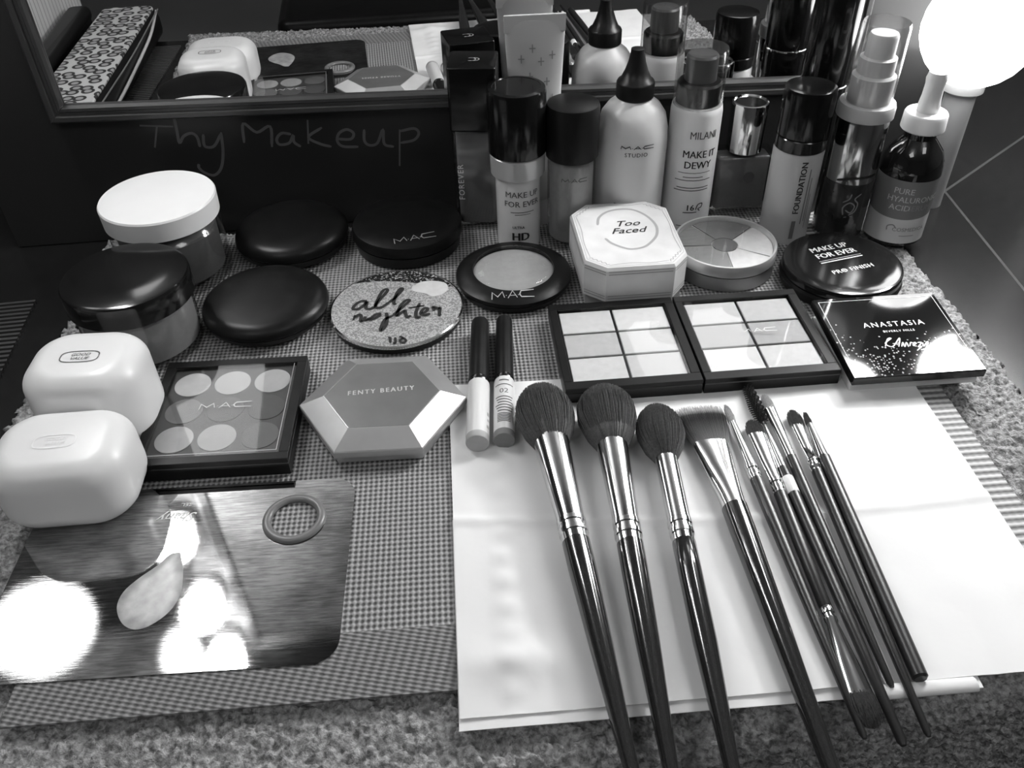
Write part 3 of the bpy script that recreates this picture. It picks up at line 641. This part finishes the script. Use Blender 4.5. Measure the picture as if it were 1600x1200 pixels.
# ------------------------------------------------------------------ colour wheel tin
t = thing('corrector_wheel', 'round silver tin of wedge-shaped grey and white creams under a clear lid', 'compact', (.1875, .5255, BZ))
R = .0367
obj('tin_base', MB().lathe([(R*.94, 0), (R*.985, .001), (R*.985, .0112)], 64), noisy('brushed_tin', .32, .38, 60, .35, metal=.8), t)
obj('lid_rim', MB().lathe([(R*.985, .0118), (R, .0125), (R, .0196), (R*.985, .0205), (R*.945, .0205), (R*.93, .0188), (R*.93, .016)], 72, cap0=False, cap1=False), noisy('satin_tin_rim', .62, .70, 60, .35, metal=.7), t)
segs = [(-95, -35, .66), (-35, 40, .64), (40, 120, .17), (120, 178, .19), (178, 265, .24)]
for a0, a1, v in segs:
    rs = []; n = 14; A = [math.radians(a0+1.5+(a1-a0-3)*k/n) for k in range(n+1)]
    top = [(R*.925*math.cos(a), R*.925*math.sin(a)) for a in A]+[(.0095*math.cos(a), .0095*math.sin(a)) for a in reversed(A)]
    obj('cream_wedge', MB().rings([[(x, y, z) for x, y in top] for z in (.012, .0172)]), powder('cream_wedge', v), t, ang=30)
obj('centre_cream', MB().lathe([(.0088, .012), (.0088, .0172), (.006, .0178)], 32), powder('centre_cream', .13), t)
obj('divider', MB().lathe([(R*.93, .0105), (R*.93, .0165)], 64), M('divider', .42, .4), t)
obj('window', MB().lathe([(R*.94, .0199), (R*.94, .0203)], 64, cap0=False), m_clearthin, t)

# ------------------------------------------------------------------ black powder compact with white lettering
t = thing('finish_compact', 'large glossy black compact with white capital lettering on the lid', 'compact', (.2632, .4955, BZ))
obj('base', MB().lathe([(.036, 0), (.0405, .0015), (.0415, .0075), (.0405, .0095)], 72), m_black, t)
obj('lid', MB().lathe([(.0395, .0098), (.0405, .0105), (.0405, .0152), (.0400, .0160), (.0385, .0165), (.030, .0166)], 72), m_gloss, t)
lb = MB(); a = .22
text_mb(lb, 'MAKE UP', .0078, on_top(-.0035, .0185, .0166, a), .025, 0, 1., .92); text_mb(lb, 'FOR EVER', .0078, on_top(-.001, .0105, .0166, a), .025, 0, 1., .92)
bars_mb(lb, [(-.0165, .0165, .005, .0004), (-.0165, .0165, .0028, .0011)], on_top(.0010, .0000, .0166, a))
text_mb(lb, 'PRO FINISH', .0060, on_top(.0035, -.0098, .0166, a), .025, 0, 1.05); text_mb(lb, '+', .005, on_top(-.003, -.0112, .0166, a), .02)
obj('lettering', lb, m_pale, t, smooth=False)

# ------------------------------------------------------------------ row of bottles at the back
def lathe_part(name, prof, mat, t, n=56, **k): return obj(name, MB().lathe(prof, n), mat, t, **k)
BT = .0005
# square glass bottle with black cap
t = thing('square_foundation_bottle', 'square glass foundation bottle with a tall black cap, leftmost of the bottles', 'bottle', (.0148, .6125, BT), math.radians(-7))
obj('glass_body', MB().rbox(.0335, .0335, 0, .082, .003, .0012), m_clear, t)
obj('liquid', MB().rbox(.0285, .0285, .006, .080, .004, .001), powder('foundation_liquid', .14), t)
obj('cap', MB().rbox(.0345, .0345, .0825, .1285, .0022, .0008), m_piano, t)
lb = MB()
for sx in (-1, 1): stroke_mb(lb, [[(sx*.0012+sx*.0035*math.cos(u), .0028*math.sin(u)) for u in [math.radians(60+240*k/14) if sx < 0 else math.radians(-120+240*k/14) for k in range(15)]]], .0007, on_top(0, 0, .1285), False)
obj('monogram', lb, m_silverprint, t, smooth=False)
fr = lambda x, y: (-.0115-y, -.01690, .043+x)
obj('lettering', text_mb(MB(), 'FOREVER', .0062, lambda x, y: (-.0112-y, -.01695, .042+x), .01, 0, 1.2), m_pale, t, smooth=False)
# bottle with thick black cap and HD mark
t = thing('pump_foundation_bottle', 'slim foundation bottle with a wide glossy black cap and HD mark', 'bottle', (.0429, .5785, BT))
lathe_part('bottle_body', [(.0150, 0), (.0162, .001), (.0165, .056), (.0165, .0585)], M('cream_bottle', .60, .25, coat=.5), t)
lathe_part('collar', [(.0168, .0575), (.0196, .059), (.0200, .0735), (.0190, .0745)], M('pearl_collar', .45, .25, metal=.3), t)
lathe_part('cap', [(.0200, .0745), (.0207, .0752), (.0207, .1185), (.0198, .1208), (.017, .1214), (.0165, .1210)], m_piano, t)
lb = MB(); A = .12
text_mb(lb, 'MAKE UP', .0064, on_cyl(.0165, A, .0470), .01); text_mb(lb, 'FOR EVER', .0064, on_cyl(.0165, A, .0395), .01)
bars_mb(lb, [(-.009, .009, 0, .0005)], on_cyl(.0165, A, .033)); bars_mb(lb, [(-.006, .006, 0, .0004)], on_cyl(.0165, A, .0312))
obj('lettering', lb, m_greyink, t, smooth=False)
lb = text_mb(MB(), 'HD', .0092, on_cyl(.0165, A-.1, .0125), .04); text_mb(lb, 'ULTRA', .0030, on_cyl(.0165, A-.2, .0205), .01)
obj('mark', lb, m_ink, t, smooth=False)
# shorter bottle with matte cap
t = thing('short_foundation_bottle', 'short frosted foundation bottle with a wide matte black cap', 'bottle', (.0820, .5758, BT))
lathe_part('glass_body', [(.0155, 0), (.0172, .0012), (.0175, .004), (.0175, .066), (.0165, .070)], m_clear, t)
lathe_part('liquid', [(.0140, .005), (.0158, .007), (.0158, .066), (.014, .069)], powder('beige_liquid', .32), t)
lathe_part('cap', [(.0182, .0702), (.0189, .0710), (.0189, .1062), (.0182, .1085), (.0165, .1092)], m_satin, t)
obj('logo', logo_mb(MB(), .019, on_cyl(.0176, .0, .0580), .0008, .5), m_greyink, t, smooth=False)
# squeezable bottle with pointed cap
t = thing('squeeze_bottle', 'plump pale squeeze bottle with a pointed black dispenser cap', 'bottle', (.1272, .5872, BT))
lathe_part('bottle_body', [(.0225, 0), (.0248, .0015), (.0256, .010), (.0258, .075), (.0252, .085), (.0230, .0945), (.0185, .1010), (.0135, .1048), (.0125, .106)], M('translucent_bottle', .58, .3), t)
lathe_part('cap', [(.0128, .1062), (.0134, .1070), (.0134, .1165), (.0126, .1180), (.0105, .1195), (.0080, .1250), (.0060, .1310), (.0048, .1370), (.0046, .1395), (.003, .1398)], m_satin, t)
lb = logo_mb(MB(), .024, on_cyl(.0258, -.02, .0790), .0008, .35); text_mb(lb, 'STUDIO', .0042, on_cyl(.0258, -.05, .0735), .01, 0, 1.15)
obj('lettering', lb, m_ink, t, smooth=False)
bb = MB(); bars_mb(bb, [(-.014, .012, 0, .003)], on_cyl(.0257, -.05, .0335)); obj('lower_band', bb, m_ink, t, smooth=False)
# spray bottle with clear overcap
t = thing('setting_spray', 'slim pale spray bottle with a clear overcap and black title', 'bottle', (.1742, .5915, BT))
lathe_part('bottle_body', [(.0168, 0), (.0182, .001), (.0186, .003), (.0186, .093), (.0180, .097), (.0170, .0985)], M('pale_grey_bottle', .74, .3), t)
lathe_part('collar', [(.0150, .0986), (.0158, .099), (.0158, .1125), (.0145, .114)], m_black, t)
lathe_part('pump', [(.0105, .1142), (.0112, .1148), (.0112, .1310), (.0100, .1325)], M('grey_pump', .08, .35), t)
lathe_part('overcap', [(.0176, .0975), (.0177, .100), (.0176, .1350), (.0170, .1368), (.012, .1372)], m_cap, t)
lb = MB(); A = -.08
text_mb(lb, 'MAKE IT', .0078, on_cyl(.0186, A+.15, .0655), .016, 0, 1, .88); text_mb(lb, 'DEWY', .0078, on_cyl(.0186, A+.12, .0572), .02, 0, 1, .92)
lb2 = text_mb(MB(), '16', .0068, on_cyl(.0186, A, .0225), .02); obj('mark', lb2, m_ink, t, smooth=False); lb3 = MB(); stroke_mb(lb3, [[(.0045, -.002), (.006, .0025), (.0095, .003), (.009, .0), (.0065, -.001), (.008, -.003)]], .0008, on_cyl(.0186, A, .0225)); obj('underline', bars_mb(MB(), [(-.005, .0055, -.0038, .0007)], on_cyl(.0186, A, .0225)), m_ink, t, smooth=False); obj('hour_glyph', lb3, m_ink, t, smooth=False)
obj('lettering', lb, m_ink, t, smooth=False)
lb = text_mb(MB(), 'MILANI', .0080, on_cyl(.0186, A+.22, .0800), .006, 0, 1., .8)
for br in [(-.012, .013, .0512, .0005), (-.008, .007, .0478, .0006), (-.014, .014, .0452, .0006), (-.012, .013, .0392, .0007), (-.014, .013, .0370, .0007), (-.009, .006, .0072, .0006)]:
    obj('printed_line', bars_mb(MB(), [br], on_cyl(.0186, A, 0.)), m_greyink, t, smooth=False)
obj('fine_lettering', lb, m_greyink, t, smooth=False)
# rectangular glass bottle with silver cap
t = thing('glass_foundation_bottle', 'rectangular glass foundation bottle with a bright silver cylindrical cap', 'bottle', (.2178, .6035, BT))
obj('glass_body', MB().rbox(.0470, .0240, 0, .0525, .005, .0025), m_clear, t)
obj('liquid', MB().rbox(.0400, .0175, .008, .0500, .004, .002), powder('mid_liquid', .17), t)
lathe_part('cap', [(.0128, .0540), (.0134, .0546), (.0137, .0895), (.0131, .0912), (.0120, .0916), (.0112, .0906)], m_chrome, t)
lathe_part('neck', [(.009, .0525), (.009, .0545)], m_black, t)
obj('emblem', MB().sweep([(-.01215, .0042, .0042), (-.0120, .0042, .0042)], 24), m_greyink, t, loc=(.0035, 0, .036))
# slanted title bottle
t = thing('tall_foundation_bottle', 'foundation bottle with black cap and a vertical printed title', 'bottle', (.2452, .5657, BT))
lathe_part('bottle_body', [(.0165, 0), (.0178, .0012), (.0180, .071), (.0172, .0725)], M('beige_bottle', .42, .3, coat=.3), t)
lathe_part('collar', [(.0176, .0726), (.0181, .0732), (.0181, .0815), (.0176, .0822)], m_gloss, t)
lathe_part('cap', [(.0172, .0823), (.0180, .0832), (.0178, .1135), (.0170, .1160), (.014, .1166)], m_piano, t)
lb = text_mb(MB(), 'FOUNDATION', .0062, on_cyl(.0180, -.02, .0475, turn=PI/2), .03)
obj('lettering', lb, m_ink, t, smooth=False)
mfade = M('faded_print', .14, .6)
for yy, h0, h1, ww in ((-.0052, .018, .062, .0007), (-.0075, .020, .055, .0006), (.0, .006, .021, .0030), (-.0092, .014, .042, .0005)):
    f = on_cyl(.0180, -.02, 0.); obj('printed_line', MB().add([f(-yy-ww/2, h0), f(-yy+ww/2, h0), f(-yy+ww/2, h1), f(-yy-ww/2, h1)], [(0, 1, 2, 3)]), mfade, t, smooth=False)
# tall black bottle behind
t = thing('tall_black_bottle', 'tall glossy black cylindrical bottle standing behind the other bottles', 'bottle', (.2715, .6085, BT))
lathe_part('bottle_body', [(.0160, 0), (.0168, .001), (.0168, .1000)], m_piano, t)
lathe_part('silver_line', [(.0168, .1000), (.0170, .1002), (.0170, .1012), (.0168, .1014)], m_chrome, t)
lathe_part('cap', [(.0164, .1014), (.0166, .1018), (.0164, .182), (.0155, .1845), (.010, .185)], m_piano, t)
# serum spray with frosted overcap
t = thing('mist_bottle', 'shiny silver mist bottle with white pump under a clear overcap', 'bottle', (.2872, .5650, BT))
lathe_part('bottle_body', [(.0165, 0), (.0178, .0012), (.0180, .050), (.0180, .0915), (.0172, .0935)], noisy('mirror_silver', .45, .6, 30, .12, metal=1.), t)
lathe_part('label_sleeve', [(.01815, .004), (.0183, .0042), (.0183, .0475), (.01815, .0478)], noisy('dark_sleeve', .015, .03, 60, .2, coat=.5), t)
lathe_part('collar', [(.0186, .0935), (.0196, .0942), (.0196, .1010), (.0188, .1035), (.0165, .1042)], M('pale_collar', .48, .3), t)
lathe_part('pump_base', [(.0146, .1042), (.0146, .1220), (.0130, .1235)], M('white_pump', .62, .35), t)
lathe_part('pump_head', [(.0122, .1236), (.0122, .1340), (.0098, .1350), (.0098, .1480), (.0088, .1500)], M('white_pump_head', .66, .35), t)
lathe_part('overcap', [(.0160, .1040), (.0162, .106), (.0158, .1545), (.0150, .1570), (.010, .1574)], m_cap, t)
em = MB(); f = on_cyl(.0183, -.12, .030)
stroke_mb(em, [[(-.004, -.006), (-.005, 0), (-.001, .004), (.003, .001), (.001, -.004), (-.003, -.002)], [(.0, -.006), (.004, -.003), (.005, .003), (.002, .007), (.006, .011)], [(-.006, .004), (-.002, .007), (-.001, .011)], [(-.003, -.008), (.003, -.007)]], .0010, f)
obj('emblem', em, M('emblem_grey', .20, .5), t, smooth=False)
ln = MB(); stroke_mb(ln, [[(-.016, .0), (-.008, .0025), (.0, .0035), (.008, .0035), (.016, .0030)]], .0016, on_cyl(.0181, 0, .0500, .0003)); obj('band', ln, m_ink, t, smooth=False)
# dropper bottle
t = thing('dropper_bottle', 'dark glass dropper bottle with white dropper and two-tone label', 'bottle', (.3281, .5574, BT))
lathe_part('glass_body', [(.0195, 0), (.0212, .0012), (.0216, .003), (.0216, .0560), (.0208, .0630), (.0180, .0705), (.0130, .0765), (.0108, .0790), (.0108, .0845)], M('dark_amber_glass', .008, .05, coat=.5), t)
lathe_part('dropper_collar', [(.0143, .0846), (.0150, .0854), (.0146, .0955), (.0138, .0968), (.0080, .0972)], m_white, t)
lathe_part('rubber_bulb', [(.0072, .0972), (.0074, .1010), (.0066, .1080), (.0064, .1160), (.0070, .1200), (.0060, .1245), (.003, .1262)], M('white_rubber', .75, .5), t)
def sleeve(z0, z1, r, mat, name, a0=-1.75, a1=1.75, lo=None, hi=None):
    mb = MB(); n = 40; vs = []
    for i in range(n+1):
        a = a0+(a1-a0)*i/n
        zb = lo(i/n) if lo else z0; zt = hi(i/n) if hi else z1
        vs += [(r*math.sin(a), -r*math.cos(a), zb), (r*math.sin(a), -r*math.cos(a), zt)]
    mb.add(vs, [(2*i, 2*i+2, 2*i+3, 2*i+1) for i in range(n)]); return obj(name, mb, mat, t)
wavy = lambda s: .0255-.0040*math.sin(PI*s)+.004*s
sleeve(0, .0535, .0218, M('label_grey', .17, .5), 'label_upper', lo=wavy)
sleeve(.0035, 0, .0218, M('label_white', .55, .5), 'label_lower', hi=wavy)
lb = MB(); A = -.12
text_mb(lb, 'PURE', .0062, on_cyl(.0218, A-.36, .0455), .01); text_mb(lb, 'HYALURONIC', .0062, on_cyl(.0218, A+.06, .0390), .01); text_mb(lb, 'ACID', .0062, on_cyl(.0218, A-.37, .0325), .01)
obj('label_title', lb, M('label_print_pale', .5, .5), t, smooth=False)
lb = text_mb(MB(), 'SERUM', .0062, on_cyl(.0218, A+.30, .0325), .005); text_mb(lb, 'COSMEDICA', .0044, on_cyl(.0218, A+.16, .0150), .01); bars_mb(lb, [(-.003, .008, .010, .0006)], on_cyl(.0218, A, 0))
stroke_mb(lb, [[(-.0125, .0135), (-.0125, .017), (-.009, .0185), (-.0065, .016)]], .0009, on_cyl(.0218, A, 0))
obj('label_print', lb, M('label_print_grey', .24, .5), t, smooth=False)
# cream tube standing on its cap
t = thing('cream_tube', 'pale squeeze tube with cross pattern standing on its cap behind the bottles', 'tube', (.0590, .6115, BT))
obj('cap', MB().lathe([(.0135, 0), (.0142, .001), (.0138, .022), (.0125, .023)], 40), m_white, t)
rs = []
for k in range(13):
    s = k/12; z = .023+(.1535-.023)*s; wx = .0150+(.0215-.0150)*s; wy = .0140*(1-s)+.0012*s
    rs.append([(wx*math.cos(2*PI*j/40), wy*math.sin(2*PI*j/40), z) for j in range(40)])
obj('tube_body', MB().rings(rs), M('pale_tube', .45, .4), t)
obj('crimp', MB().box(-.0215, .0215, -.0011, .0011, .1458, .1575, .0003), M('tube_crimp', .52, .4), t)
cr = MB()
for (x, z) in ((-.010, .128), (.004, .126), (-.002, .135), (-.013, .110), (.008, .112), (-.004, .116), (.012, .130), (.012, .1)):
    yv = lambda z: -(.0140*(1-(z-.023)/.1305)+.0012*(z-.023)/.1305)
    wx = lambda z: .0150+.0065*(z-.023)/.1305
    P = lambda a, b: (a, yv(b)*math.sqrt(max(0, 1-(a/wx(b))**2))-.0003, b)
    cr.add([P(x-.0022, z), P(x+.0022, z), P(x+.0022, z+.0008), P(x-.0022, z+.0008)], [(0, 1, 2, 3)]); cr.add([P(x-.0004, z-.0025), P(x+.0004, z-.0025), P(x+.0004, z+.0032), P(x-.0004, z+.0032)], [(0, 1, 2, 3)])
obj('cross_pattern', cr, M('cross_print', .22, .5), t, smooth=False)

# ------------------------------------------------------------------ brushes
def strands(y0, yw, y1, r0, rw, kz0, kz, n, wid=.00045, seed=1, lo=.25, flat_tip=False, zlift=0.):
    rnd = random.Random(seed); mb = MB()
    for _ in range(n):
        rho = math.sqrt(rnd.uniform(lo*lo, 1)); ph = rnd.uniform(0, 2*PI); cx, cz = math.cos(ph)*rho, math.sin(ph)*rho
        tip = y1-(.0075*rnd.random()**2) if flat_tip else yw+(y1-yw)*math.sqrt(max(0, 1-.96*rho*rho))*rnd.uniform(.95, 1.0)
        pts = []
        for s in (0, .35, .7, 1):
            y = y0+(tip-y0)*s; u = min(1, (y-y0)/max(yw-y0, 1e-5)); e = math.sin(u*PI/2)
            r = r0+(rw-r0)*e; kk = kz0+(kz-kz0)*e
            jit = .00025*s; pts.append(Vector((cx*r+rnd.uniform(-jit, jit), y, cz*r*kk+zlift*s+rnd.uniform(-jit, jit))))
        vs = []
        for s, p in enumerate(pts):
            h = wid*(1, 1, .85, .25)[s]
            vs += [(p.x-h, p.y, p.z-h*.5), (p.x+h, p.y, p.z-h*.5), (p.x, p.y, p.z+h)]
        fs = []
        for s in range(3):
            for j in range(3): a = s*3+j; b = s*3+(j+1) % 3; fs.append((a, b, b+3, a+3))
        mb.add(vs, fs)
    return mb
def brush(lab, butt, ang, z_butt, z_head, length, parts):
    t = thing('makeup_brush', lab, 'brush', (butt[0], butt[1], z_butt), 0, 'makeup brushes')
    t.rotation_euler = (math.atan2(z_head-z_butt, length), 0, math.radians(ang))
    for name, kind, data, mat in parts:
        if kind == 'sweep': obj(name, MB().sweep(data, 24), mat, t)
        else:
            o = obj(name, data, mat, t, ang=80)
            if kind == 'stuff': o['kind'] = 'stuff'
    return t
def round_brush(lab, butt, ang, jt, yw, tip, rf, rw, ring, rr, seed, ext, zb, zh):
    # jt ferrule/hair joint, ring crimp position, ext handle length beyond the butt reference
    K = .82
    core = [(jt-.003, rf*.9, rf*.9), (jt+.006, rf*1.05+(rw-rf)*.45, (rf+(rw-rf)*.45)*.9), (yw-.003, rw*.93, rw*.93*K), (yw+(tip-yw)*.35, rw*.86, rw*.86*K), (yw+(tip-yw)*.7, rw*.62, rw*.62*K), (tip-.002, rw*.2, rw*.2*K)]
    fer = [(ring-.014, rr*.97, rr*.97), (ring-.009, rr, rr), (ring-.0085, rr*1.08, rr*1.08), (ring-.0060, rr*1.08, rr*1.08), (ring-.0055, rr*.98, rr*.98), (ring-.003, rr*.98, rr*.98), (ring-.0025, rr*1.07, rr*1.07), (ring, rr*1.07, rr*1.07), (ring+.0005, rr, rr), (jt-.002, rf, rf*.97), (jt, rf*1.01, rf*.98)]
    hs = ring-.013
    han = [(-ext, .0018, .0018), (-ext+.002, .0026, .0026), (0, .0033, .0033), (hs*.5, .0055, .0055), (hs*.85, rr*.99, rr*.99), (hs, rr*1.01, rr*1.01), (hs+.001, rr*.9, rr*.9)]
    return brush(lab, butt, ang, zb, zh, tip, [('hair_core', 'sweep', core, m_hair), ('bristles', 'stuff', strands(jt-.002, yw, tip, rf*.97, rw, .97, K, 2600, .00038, seed), m_hair), ('ferrule', 'sweep', fer, m_ferrule), ('handle', 'sweep', han, m_lacquer)])
round_brush('big fluffy dark powder brush, leftmost of the row', (.0524, .1588), 3.65, .1802, .2000, .2255, .0098, .0165, .1240, .0069, 1, .05, .0105, .0185)
round_brush('big fluffy dark powder brush, second from the left of the row', (.0680, .1575), -1.83, .1758, .1990, .2210, .0085, .0168, .1215, .0065, 2, .05, .0105, .0185)
round_brush('medium dark rounded brush with slim ferrule, third from the left', (.0924, .1553), -3.06, .1680, .1860, .2080, .0060, .0133, .1235, .0058, 3, .045, .0095, .0155)
# flat duo fibre brush
F = [(.1300, .0064, .0064), (.1360, .0066, .0066), (.1365, .0062, .0062), (.145, .0066, .0060), (.165, .0085, .0042), (.183, .0100, .0030), (.1845, .0102, .0030)]
H = [(-.03, .0022, .0022), (0, .0036, .0036), (.06, .0052, .0052), (.12, .0066, .0066), (.1362, .0067, .0067), (.137, .0060, .0060)]
brush('flat wide duo-fibre brush with pale tips, fourth from the left', (.1316, .1519), .52, .0085, .0098, .2, [('handle', 'sweep', H, m_lacquer), ('ferrule', 'sweep', F, m_ferrule),
      ('bristles', 'stuff', strands(.182, .2075, .2125, .0098, .0142, .27, .22, 1500, .00030, 4, .0, True), m_duo)])
def slim(lab, butt, ang, parts, zb=.0075, zh=.0075, L_=.19): return brush(lab, butt, ang, zb, zh, L_, parts)
def ring_fer(a, b, ra, rb, kz=1.):      # ferrule from handle side a to hair side b, two crimps near a
    return [(a, ra, ra), (a+.0015, ra, ra), (a+.002, ra*1.12, ra*1.12), (a+.0045, ra*1.12, ra*1.12), (a+.005, ra*.95, ra*.95), (a+.0065, ra*.95, ra*.95), (a+.007, ra*1.12, ra*1.12), (a+.009, ra*1.12, ra*1.12), (a+.0095, ra, ra), ((a+b)/2, (ra+rb)/2, (ra+rb*kz)/2), (b, rb, rb*kz)]
slim('thin pointed brush with pale-tipped bristles beside the flat duo-fibre brush', (.1504, .1646), .9, [
    ('handle', 'sweep', [(-.001, .0009, .0009), (.001, .0016, .0016), (.06, .0026, .0026), (.12, .0034, .0034), (.1440, .0034, .0034)], m_wine),
    ('ferrule', 'sweep', ring_fer(.1440, .1890, .0033, .0019), m_ferrule),
    ('bristles', 'stuff', strands(.188, .193, .2045, .0018, .0023, 1, .9, 160, .00022, 5, .0), m_palehair)], .0066, .0075)
slim('double-ended brush with a small dark head and a wide flat head at the front end', (.1555, .1688), -.9, [
    ('handle', 'sweep', [(.0570, .0026, .0026), (.058, .0030, .0030), (.10, .0034, .0034), (.1285, .0034, .0034)], m_wine),
    ('ferrule', 'sweep', ring_fer(.1283, .1730, .0033, .0050, .5), m_ferrule),
    ('bristles', 'stuff', strands(.172, .176, .1855, .0046, .0052, .5, .55, 420, .00026, 6, .0), m_hair),
    ('front_ferrule', 'sweep', [(.0135, .0058, .0024), (.030, .0046, .0026), (.048, .0027, .0027), (.0495, .0031, .0031), (.0515, .0031, .0031), (.0520, .0026, .0026), (.0535, .0026, .0026), (.0540, .0031, .0031), (.0565, .0031, .0031), (.0572, .0027, .0027)], m_ferrule),
    ('front_bristles', 'stuff', MB().add(*(lambda m: ([(x, .0145-y, z) for x, y, z in m.v], [f[::-1] for f in m.f]))(strands(0, .006, .0165, .0056, .0062, .42, .5, 520, .00026, 7, .0))), m_hair)], .0072, .0078, .185)
sp = MB(); rnd = random.Random(3)
for k in range(24):
    y = .1915+k*.00125
    for j in range(9):
        a = 2*PI*j/9+k*.5; r = .0046*(1-.25*abs(k-10)/14)
        sp.tube([(0, y, 0), (r*math.cos(a), y+.0006, r*math.sin(a)*.85)], [.00042, .00030], 4)
sp.tube([(0, .188, 0), (0, .2215, 0)], .0010, 6)
slim('spoolie brush with a white band on its black handle', (.1649, .1603), .12, [
    ('handle', 'sweep', [(-.001, .0012, .0012), (.001, .0021, .0021), (.07, .0028, .0028), (.1360, .0032, .0032)], m_wine),
    ('white_band', 'sweep', [(.1360, .0032, .0032), (.1363, .0033, .0033), (.1470, .0033, .0033), (.1473, .0031, .0031)], m_white),
    ('black_collar', 'sweep', [(.1473, .0030, .0030), (.1550, .0026, .0026)], m_wine),
    ('ferrule', 'sweep', [(.1550, .0026, .0026), (.1700, .0022, .0022), (.1880, .0013, .0013), (.1895, .0010, .0010)], m_ferrule),
    ('spiral_bristles', 'stuff', sp, m_ink)], .0066, .0078, .2)
slim('slim brush with a short pale flat tip beside the spoolie', (.1708, .1858), -.35, [
    ('handle', 'sweep', [(-.001, .0009, .0009), (.001, .0016, .0016), (.07, .0026, .0026), (.1368, .0030, .0030)], m_wine),
    ('ferrule', 'sweep', [(.1368, .0028, .0028), (.150, .0029, .0026), (.1740, .0033, .0020), (.1760, .0034, .0019)], m_ferrule),
    ('bristles', 'stuff', strands(.175, .180, .1895, .0031, .0032, .6, .6, 260, .00022, 8, .0), m_palehair)], .0066, .0082)
slim('slim brush with a rounded dark shader head and crimped ferrule', (.1768, .1631), -2.06, [
    ('handle', 'sweep', [(-.001, .0009, .0009), (.001, .0016, .0016), (.07, .0025, .0025), (.1480, .0030, .0030)], m_wine),
    ('ferrule', 'sweep', ring_fer(.1478, .1835, .0029, .0040, .55), m_ferrule),
    ('bristles', 'stuff', strands(.182, .187, .1972, .0038, .0044, .55, .6, 360, .00024, 9, .0), m_hair)], .0066, .0078)
slim('thin liner brush with the thickest plain handle, rightmost of the row', (.1840, .1873), -2.3, [
    ('handle', 'sweep', [(-.0006, .0026, .0026), (.0004, .0035, .0035), (.06, .0036, .0036), (.1335, .0033, .0033)], m_wine),
    ('ferrule', 'sweep', [(.1335, .0030, .0030), (.145, .0024, .0024), (.158, .0017, .0017), (.1600, .0016, .0016)], m_ferrule),
    ('bristles', 'stuff', strands(.159, .162, .1710, .0014, .0018, 1, 1, 120, .0002, 10, .0), m_hair)], .0078, .0078)

# ------------------------------------------------------------------ things seen only in the mirror
t = thing('leopard_pouch', 'leopard print zip pouch lying left of the towel, seen in the mirror', 'pouch', (-.353, .275, TZ), math.radians(2))
obj('pouch_body', MB().rbox(.068, .315, 0, .034, .012, .010), m_black, t)
obj('leopard_panel', MB().rbox(.060, .305, .0325, .0362, .010, .0016), m_leo, t)
obj('zip_cord', MB().tube(spline([(.031, -.15, .030), (.0365, -.08, .024), (.037, .0, .019), (.0365, .08, .015), (.034, .15, .012)], 6), .0016, 8), M('pale_cord', .6, .5), t)
obj('zip_line', MB().tube(spline([(.0335, -.15, .032), (.0345, .0, .029), (.0335, .15, .030)], 6), .0008, 6), M('zip_grey', .2, .4), t)
t = thing('black_bag', 'black leather clutch beside the leopard pouch, seen in the mirror', 'bag', (-.406, .27, TZ))
obj('bag_body', MB().rbox(.026, .30, 0, .039, .010, .008), m_satin, t)
obj('flap', MB().rbox(.027, .31, .024, .040, .010, .006), m_satin, t)
t = thing('tiled_box', 'white patterned gift box behind the black clutch, seen in the mirror', 'box', (-.496, .20, TZ))
obj('box_body', MB().box(-.07, .07, -.16, .16, 0, .08, .001), m_tiles, t)
obj('box_lid', MB().box(-.073, .073, -.163, .163, .0802, .11, .001), m_tiles, t)
t = thing('black_bench', 'low black upholstered bench on the floor behind the camera', 'bench', (.02, -1.05, FL))
obj('seat', MB().rbox(.62, .42, .36, .45, .03, .02), m_satin, t)
for x in (-.27, .27):
    for y in (-.17, .17): obj('leg', MB().box(x-.02, x+.02, y-.02, y+.02, 0, .362, .002), m_black, t)

# lettering, logos and print belong to the part they are printed on
HOST = ('window', 'glitter_lid', 'lid', 'lid_ring', 'top_panel', 'shell', 'label_sleeve', 'label_lower', 'tube_body', 'bottle_body', 'glass_body', 'plate', 'board')
PRINT = ('logo', 'lettering', 'fine_lettering', 'embossed_logo', 'engraving', 'handwriting', 'print', 'worn_print', 'title', 'top_print', 'side_print', 'mark', 'emblem', 'band', 'lower_band', 'cross_pattern', 'window_line', 'label_title', 'label_print', 'printed_line', 'underline', 'hour_glyph', 'painted_glint', 'dark_glitter_band', 'cream_smear')
for root in [o for o in COL.objects if o.parent is None]:
    kids = {}
    for ch in root.children: kids.setdefault(ch.name.split('.')[0], ch)
    for ch in list(root.children):
        if ch.name.split('.')[0] in PRINT:
            for h in HOST:
                if h in kids and h != ch.name.split('.')[0]: ch.parent = kids[h]; break
